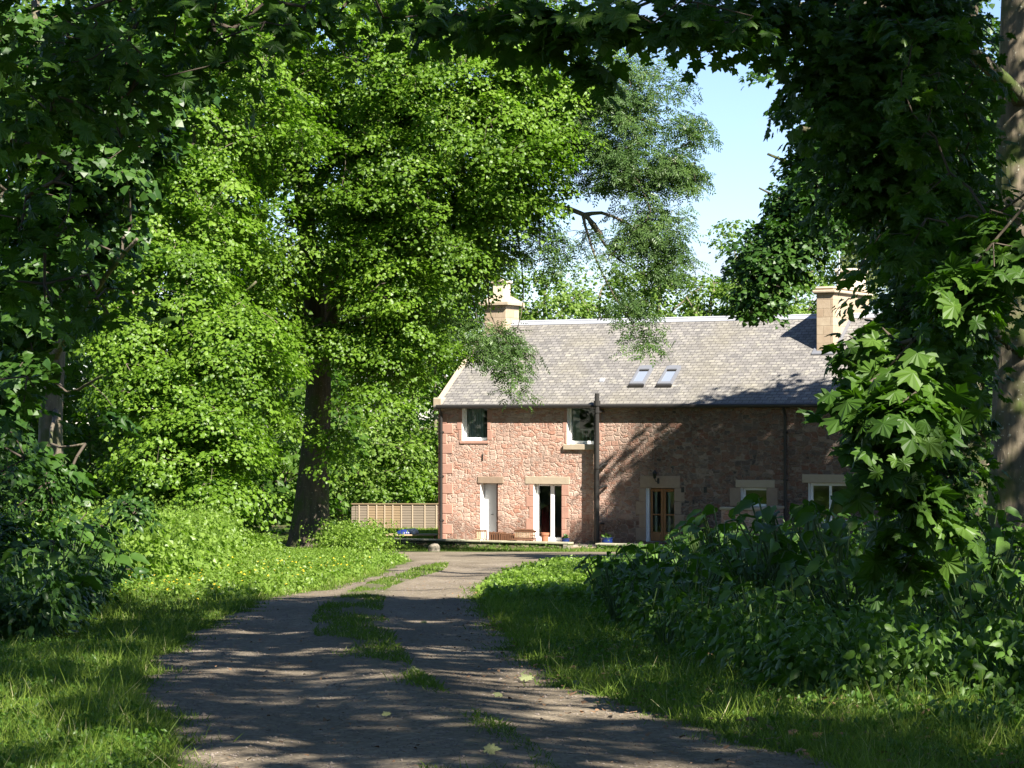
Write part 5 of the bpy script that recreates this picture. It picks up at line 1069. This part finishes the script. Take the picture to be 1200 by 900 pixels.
# around the foot of the sycamore and along the wall
P = np.c_[np.random.default_rng(30).normal(-5.05, .55, 420), np.random.default_rng(31).normal(80.6, .8, 420)]; herbs("verge_herbs", P, 1.05, 'leaf_nettle', .11, 14, 'quad', 33, .2)
g_ = np.random.default_rng(35); t_ = g_.uniform(tA - 1, 12, 260); q_ = np.array([[*(Matrix.Rotation(-TH, 3, 'Z') @ Vector((t, PW - .12 - abs(R.gauss(0, .1)), 0)))[:2]] for t in t_]); q_[:, 1] += Y0
herbs("wall_foot_herbs", q_, .22, 'leaf_mid', .07, 9, 'quad', 36, .12)

# butterbur: one of each kind, then copies
def dock_proto(seed, n, h, ls):
    g = np.random.default_rng(seed); root = empty("butterbur"); a = np.arange(n) * 2.4 + g.uniform(0, 1, n); el_ = g.uniform(.25, 1.25, n); hh = h * g.uniform(.45, 1.0, n)
    r = hh * np.cos(el_) * .55; top = np.c_[np.cos(a) * r, np.sin(a) * r, hh]; o = np.stack([np.cos(a), np.sin(a), np.zeros(n)], 1)
    me = leaves_mesh("leaves", top, o * g.uniform(-.1, .7, (n, 1)) + np.array([0, 0, .9]) + g.normal(0, .3, (n, 3)), o + np.array([0, 0, 1.0]) * g.uniform(-.6, .35, (n, 1)), ls * g.uniform(.6, 1.15, n), g.random(n), 'dock', None)
    link_mesh("leaves", me, M['leaf_dock'], root)
    mid_ = top * np.array([.55, .55, .62]); z0 = np.zeros((n, 3)) + g.normal(0, .03, (n, 3)) * np.array([1, 1, 0])
    link_mesh("stalks", tubes_mesh("stalks", np.concatenate([z0, mid_]), np.concatenate([mid_, top]), np.full(2 * n, .011), np.full(2 * n, .008), 5), M['stalk'], root); return root
def copy_tree(o):
    c = o.copy(); COL.objects.link(c)
    for ch in o.children: d = ch.copy(); COL.objects.link(d); d.parent = c
    return c
protos = [dock_proto(300, 17, 1.0, .25), dock_proto(301, 22, 1.15, .23), dock_proto(302, 13, .8, .27), dock_proto(303, 18, .95, .21)]
used = set()
g = np.random.default_rng(41)
def place(kind, X_, Y_, s, label, group):
    o = protos[kind] if kind not in used else copy_tree(protos[kind]); used.add(kind)
    o.location = (X_, Y_, float(gz(Y_)) - .02); o.rotation_euler = (0, 0, g.uniform(0, 6.28)); o.scale = (s,) * 3
    return tag(o, label, "plant", group)
Pd = scatter(rb, 190, 19.5, 58, 43)
for k, (x, y) in enumerate(Pd):
    e = x - float(rb(np.array([y]))[0][0]); s = g.uniform(.8, 1.15) * float(np.interp(e, [0, .6, 2], [.5, .8, 1.05])) * float(np.interp(y, [19, 26, 38, 46], [.7, 1, 1, .82]))
    place(k % 4, x, y, s, "broad leaved butterbur on the shaded right bank, below the house wall", "butterbur plants crowding the right bank")
Pd = scatter(lambda Y: (ls(Y)[0] + .3, ls(Y)[1]), 46, 25, 44, 44)
for k, (x, y) in enumerate(Pd): place(k % 4, x, y, g.uniform(.6, .95), "broad leaved plant in the deep shade on the left bank", "broad leaved plants in the left shade")
# elder bushes at the left edge
for i, (px, py, Y, r, lab) in enumerate(((-10, 560, 34, .95, "shaded elder bush at the left edge, tallest of the three"), (70, 640, 37, .85, "low shaded elder bush with a twig reaching right over the sunlit nettles"), (10, 660, 29, .7, "nearest shaded elder bush at the left edge, low over the grass"))):
    x = (px - 600) / F * Y; bb = gb(x, Y); c = W(px, py, Y); e = [PB(150, 596, Y, .35, 10, rz=.1)] if i == 1 else []
    tree("elder_bush", lab, "bush", bb, [(x, Y, bb[2] - .05), (x + .05, Y, bb[2] + .5), tuple(c)], .04, [], [(tuple(c), (r, r, r * .8), 46), ((x + .3, Y - .3, bb[2] + .4), (r * .9, r * .7, .4), 20)] + e, 'leaf_dark', 'oval', .11, 40, .3, seed=400 + i, group="elder bushes on the left", r1=.015, flare=.1)

# ------------------------------------------------------------------ grass
def grass(name, P, h, w, seed, tone=(0, 1), mat='grass', zf=None):
    g = np.random.default_rng(seed); n = len(P); pos = np.c_[P, (gz(P[:, 1]) if zf is None else zf(P[:, 0], P[:, 1])) - .006]; a = g.uniform(0, 6.28, n); nr = np.stack([np.cos(a), np.sin(a), g.uniform(-.1, .5, n)], 1)
    clump = .5 + .5 * np.sin(P[:, 0] * 2.3 + 1.7 * np.sin(P[:, 1] * .9)) * np.sin(P[:, 1] * 1.1 + P[:, 0]); tip = np.c_[g.normal(0, .75, (n, 2)), np.full(n, .9)]
    tn = np.clip(tone[0] + (tone[1] - tone[0]) * (.6 * g.random(n) + .35 * clump), 0, .9); tn[g.random(n) < .035] = 1.0
    patch = .5 + .5 * np.sin(P[:, 0] * 5.1 + 2.0 * np.sin(P[:, 1] * 2.3)) * np.sin(P[:, 1] * 2.9 + 1.3 * P[:, 0]); sz = h * g.lognormal(-.35, .4, n) * (.5 + .6 * clump + .5 * patch); wd = w * (P[:, 1] / 14.0) ** .75 * g.uniform(.7, 1.3, n)
    return tag(link_mesh(name, leaves_mesh(name, pos, nr, tip, sz, tn, 'blade', wd), M[mat]), kind='stuff')
g7 = np.random.default_rng(77)
def ragged(P, edge, amt): return P
P = scatter(lambda Y: (np.interp(Y, [8, 12, 30, 60, 82], [-3.6, -3.6, -7.6, -11, -10]), np.interp(Y, tY, tL) - .06 + .12 * g7.random(len(Y))), 150000, 9.5, 82, 50); grass("left_verge_grass", P, .105, .0055, 51)
P = scatter(lambda Y: (np.interp(Y, tY, tR_) + .04 - .12 * g7.random(len(Y)), np.interp(Y, [8, 12, 16, 20, 26, 40, 60], [4.2, 3.3, 2.9, 2.6, 2.7, 4.0, 4.0])), 95000, 9.5, 58, 52); grass("right_verge_grass", P, .105, .0055, 53)
def strip(Y): m = np.interp(Y, midY, midX); hw = np.interp(Y, [11, 13, 16, 20, 26, 34, 37, 44, 52, 58], [.35, .3, .12, .28, .42, .34, .22, .26, .34, .1]); return m - hw, m + hw
P = scatter(strip, 26000, 11.3, 57, 54); kp = (np.sin(P[:, 1] * 1.9) + np.sin(P[:, 0] * 7 + P[:, 1]) + np.interp(P[:, 1], [11, 12.5, 14, 18, 24, 32, 35, 40, 57], [.9, .3, -1.1, -.6, .7, .4, -.5, .7, 1.2])) > .1 + g7.normal(0, .35, len(P)); grass("track_grass", P[kp], .042, .007, 55, (0, .6), zf=track_z)
q_ = g7.random((26000, 2)); t_ = tA - 3 + (16 - tA) * q_[:, 0]; w_ = PW - .05 - 5.2 * q_[:, 1]
gx = t_ * CS + w_ * SN; gy = Y0 - t_ * SN + w_ * CS; k_ = (gy > 82.3); grass("lawn_strip_grass", np.c_[gx, gy][k_], .08, .006, 57, (0, .7))
P = np.c_[g7.uniform(-9, -1.5, 26000), g7.uniform(96.5, 110, 26000)]
tt_ = P[:, 0] * CS - (P[:, 1] - Y0) * SN; ww_ = P[:, 0] * SN + (P[:, 1] - Y0) * CS; k_ = (tt_ < TL - .1); grass("lawn_grass", P[k_], .1, .007, 58, (.3, .9))
# buttercups: countless yellow specks along the sunny margin
P = scatter(lambda Y: (np.interp(Y, tY, tL) - np.interp(Y, [30, 40, 60], [3.4, 3.8, 4.0]), np.interp(Y, tY, tL) - .3), 420, 30, 52, 60); n = len(P)
me = leaves_mesh("buttercups", np.c_[P, gz(P[:, 1]) + g7.uniform(.1, .3, n)], np.c_[g7.normal(0, .4, (n, 2)), np.ones(n)], np.c_[g7.normal(0, 1, (n, 2)), np.zeros(n)], np.full(n, .035), g7.random(n), 'lobed'); tag(link_mesh("buttercups", me, M['buttercup']), kind='stuff')
P = scatter(lambda Y: (np.interp(Y, trow, Lr) - .1, np.interp(Y, trow, Lr) + .28 * g7.random(len(Y)) ** 2), 9000, 10, 50, 160); grass("left_verge_grass", P, .05, .006, 161, (0, .6), zf=track_z)
P = scatter(lambda Y: (np.interp(Y, trow, Rr) - .28 * g7.random(len(Y)) ** 2, np.interp(Y, trow, Rr) + .1), 9000, 10, 50, 162); grass("right_verge_grass", P, .05, .006, 163, (0, .6), zf=track_z)
# leaf litter, pebbles, a few fallen leaves on the track
P = scatter(track_edges, 16000, 10.5, 60, 62); n = len(P); d = np.minimum(P[:, 0] - track_edges(P[:, 1])[0], track_edges(P[:, 1])[1] - P[:, 0]); P = P[d > .1]; n = len(P)
pb = np.c_[P, track_z(P[:, 0], P[:, 1]) + .002]; r_ = np.clip(np.random.default_rng(63).lognormal(-5.3, .5, n), .002, .024)
T = np.array([(1, 0, 0), (-1, 0, 0), (0, 1, 0), (0, -1, 0), (0, 0, .7), (0, 0, -.7)]); V = (pb[:, None] + T[None] * r_[:, None, None] * np.random.default_rng(64).uniform(.6, 1.3, (n, 6, 1))).reshape(-1, 3)
f = np.array([(0, 2, 4), (2, 1, 4), (1, 3, 4), (3, 0, 4), (2, 0, 5), (1, 2, 5), (3, 1, 5), (0, 3, 5)]); tag(link_mesh("gravel", np_mesh("gravel", V, [(f[None] + (np.arange(n) * 6)[:, None, None]).reshape(-1, 3)]), M['pebble']), kind='stuff')
def litter(P, seed, name, mat, s):
    g = np.random.default_rng(seed); n = len(P)
    me = leaves_mesh(name, np.c_[P, gz(P[:, 1]) + g.uniform(.02, .05, n)], np.c_[g.normal(0, .3, (n, 2)), np.ones(n)], np.c_[g.normal(0, 1, (n, 2)), g.normal(0, .1, n)], s * g.uniform(.5, 1.1, n), g.random(n), 'lobed'); return link_mesh(name, me, M[mat])
M['dead_leaf'] = simple("dead_leaf", (.22, .13, .07), (.12, .07, .04), 3, .8)
M['pale_leaf'] = simple("fallen_green_leaf", (.16, .19, .08), (.13, .13, .06), 6, .7)
P = scatter(lambda Y: (np.interp(Y, tY, tR_) + .2, rb(Y)[0] + 1.6), 900, 12, 22, 65); tag(litter(P, 66, "leaf_litter", 'dead_leaf', .07), kind='stuff')
P = scatter(lambda Y: (np.interp(Y, tY, tR_) - .6, np.interp(Y, tY, tR_) + .2), 260, 11, 36, 67); tag(litter(P, 68, "leaf_litter", 'dead_leaf', .045), kind='stuff')
P = scatter(track_edges, 900, 10.5, 45, 167); o_ = litter(P, 168, "track_litter", 'dead_leaf', .028); tag(o_, kind='stuff')
for i, (px, py, s, lab) in enumerate(((480, 796, .1, "single pale green leaf lying in the middle of the track"), (620, 801, .13, "largest curled fallen leaf on the right wheel track"), (586, 820, .08, "small pale fallen leaf nearest the camera on the right wheel track"), (671, 804, .09, "pale fallen leaf at the right edge of the track"), (543, 706, .09, "fallen leaf on the track where the shade begins"), (498, 731, .09, "fallen leaf on the track just below the grass strip"), (568, 893, .12, "broad leaf on the tuft of grass at the bottom of the picture"), (455, 849, .07, "tiny fallen leaf on the left wheel track"), (219, 870, .13, "broad leaf lying at the left edge of the track"))):
    x, y = ground_at(px, py); P1 = np.zeros((1, 3)); me = leaves_mesh("fallen_leaf", P1, np.array([[.15 * math.sin(i), -.5, 1.0]]), np.array([[math.cos(i * 2.1), math.sin(i * 2.1), 0]]), np.array([s * .7]), np.array([.6]), 'maple')
    tag(link_mesh("fallen_leaf", me, M['pale_leaf'], loc=(x, y, float(track_z(x, y)) + .025)), lab, "leaf", "leaves fallen on the track")
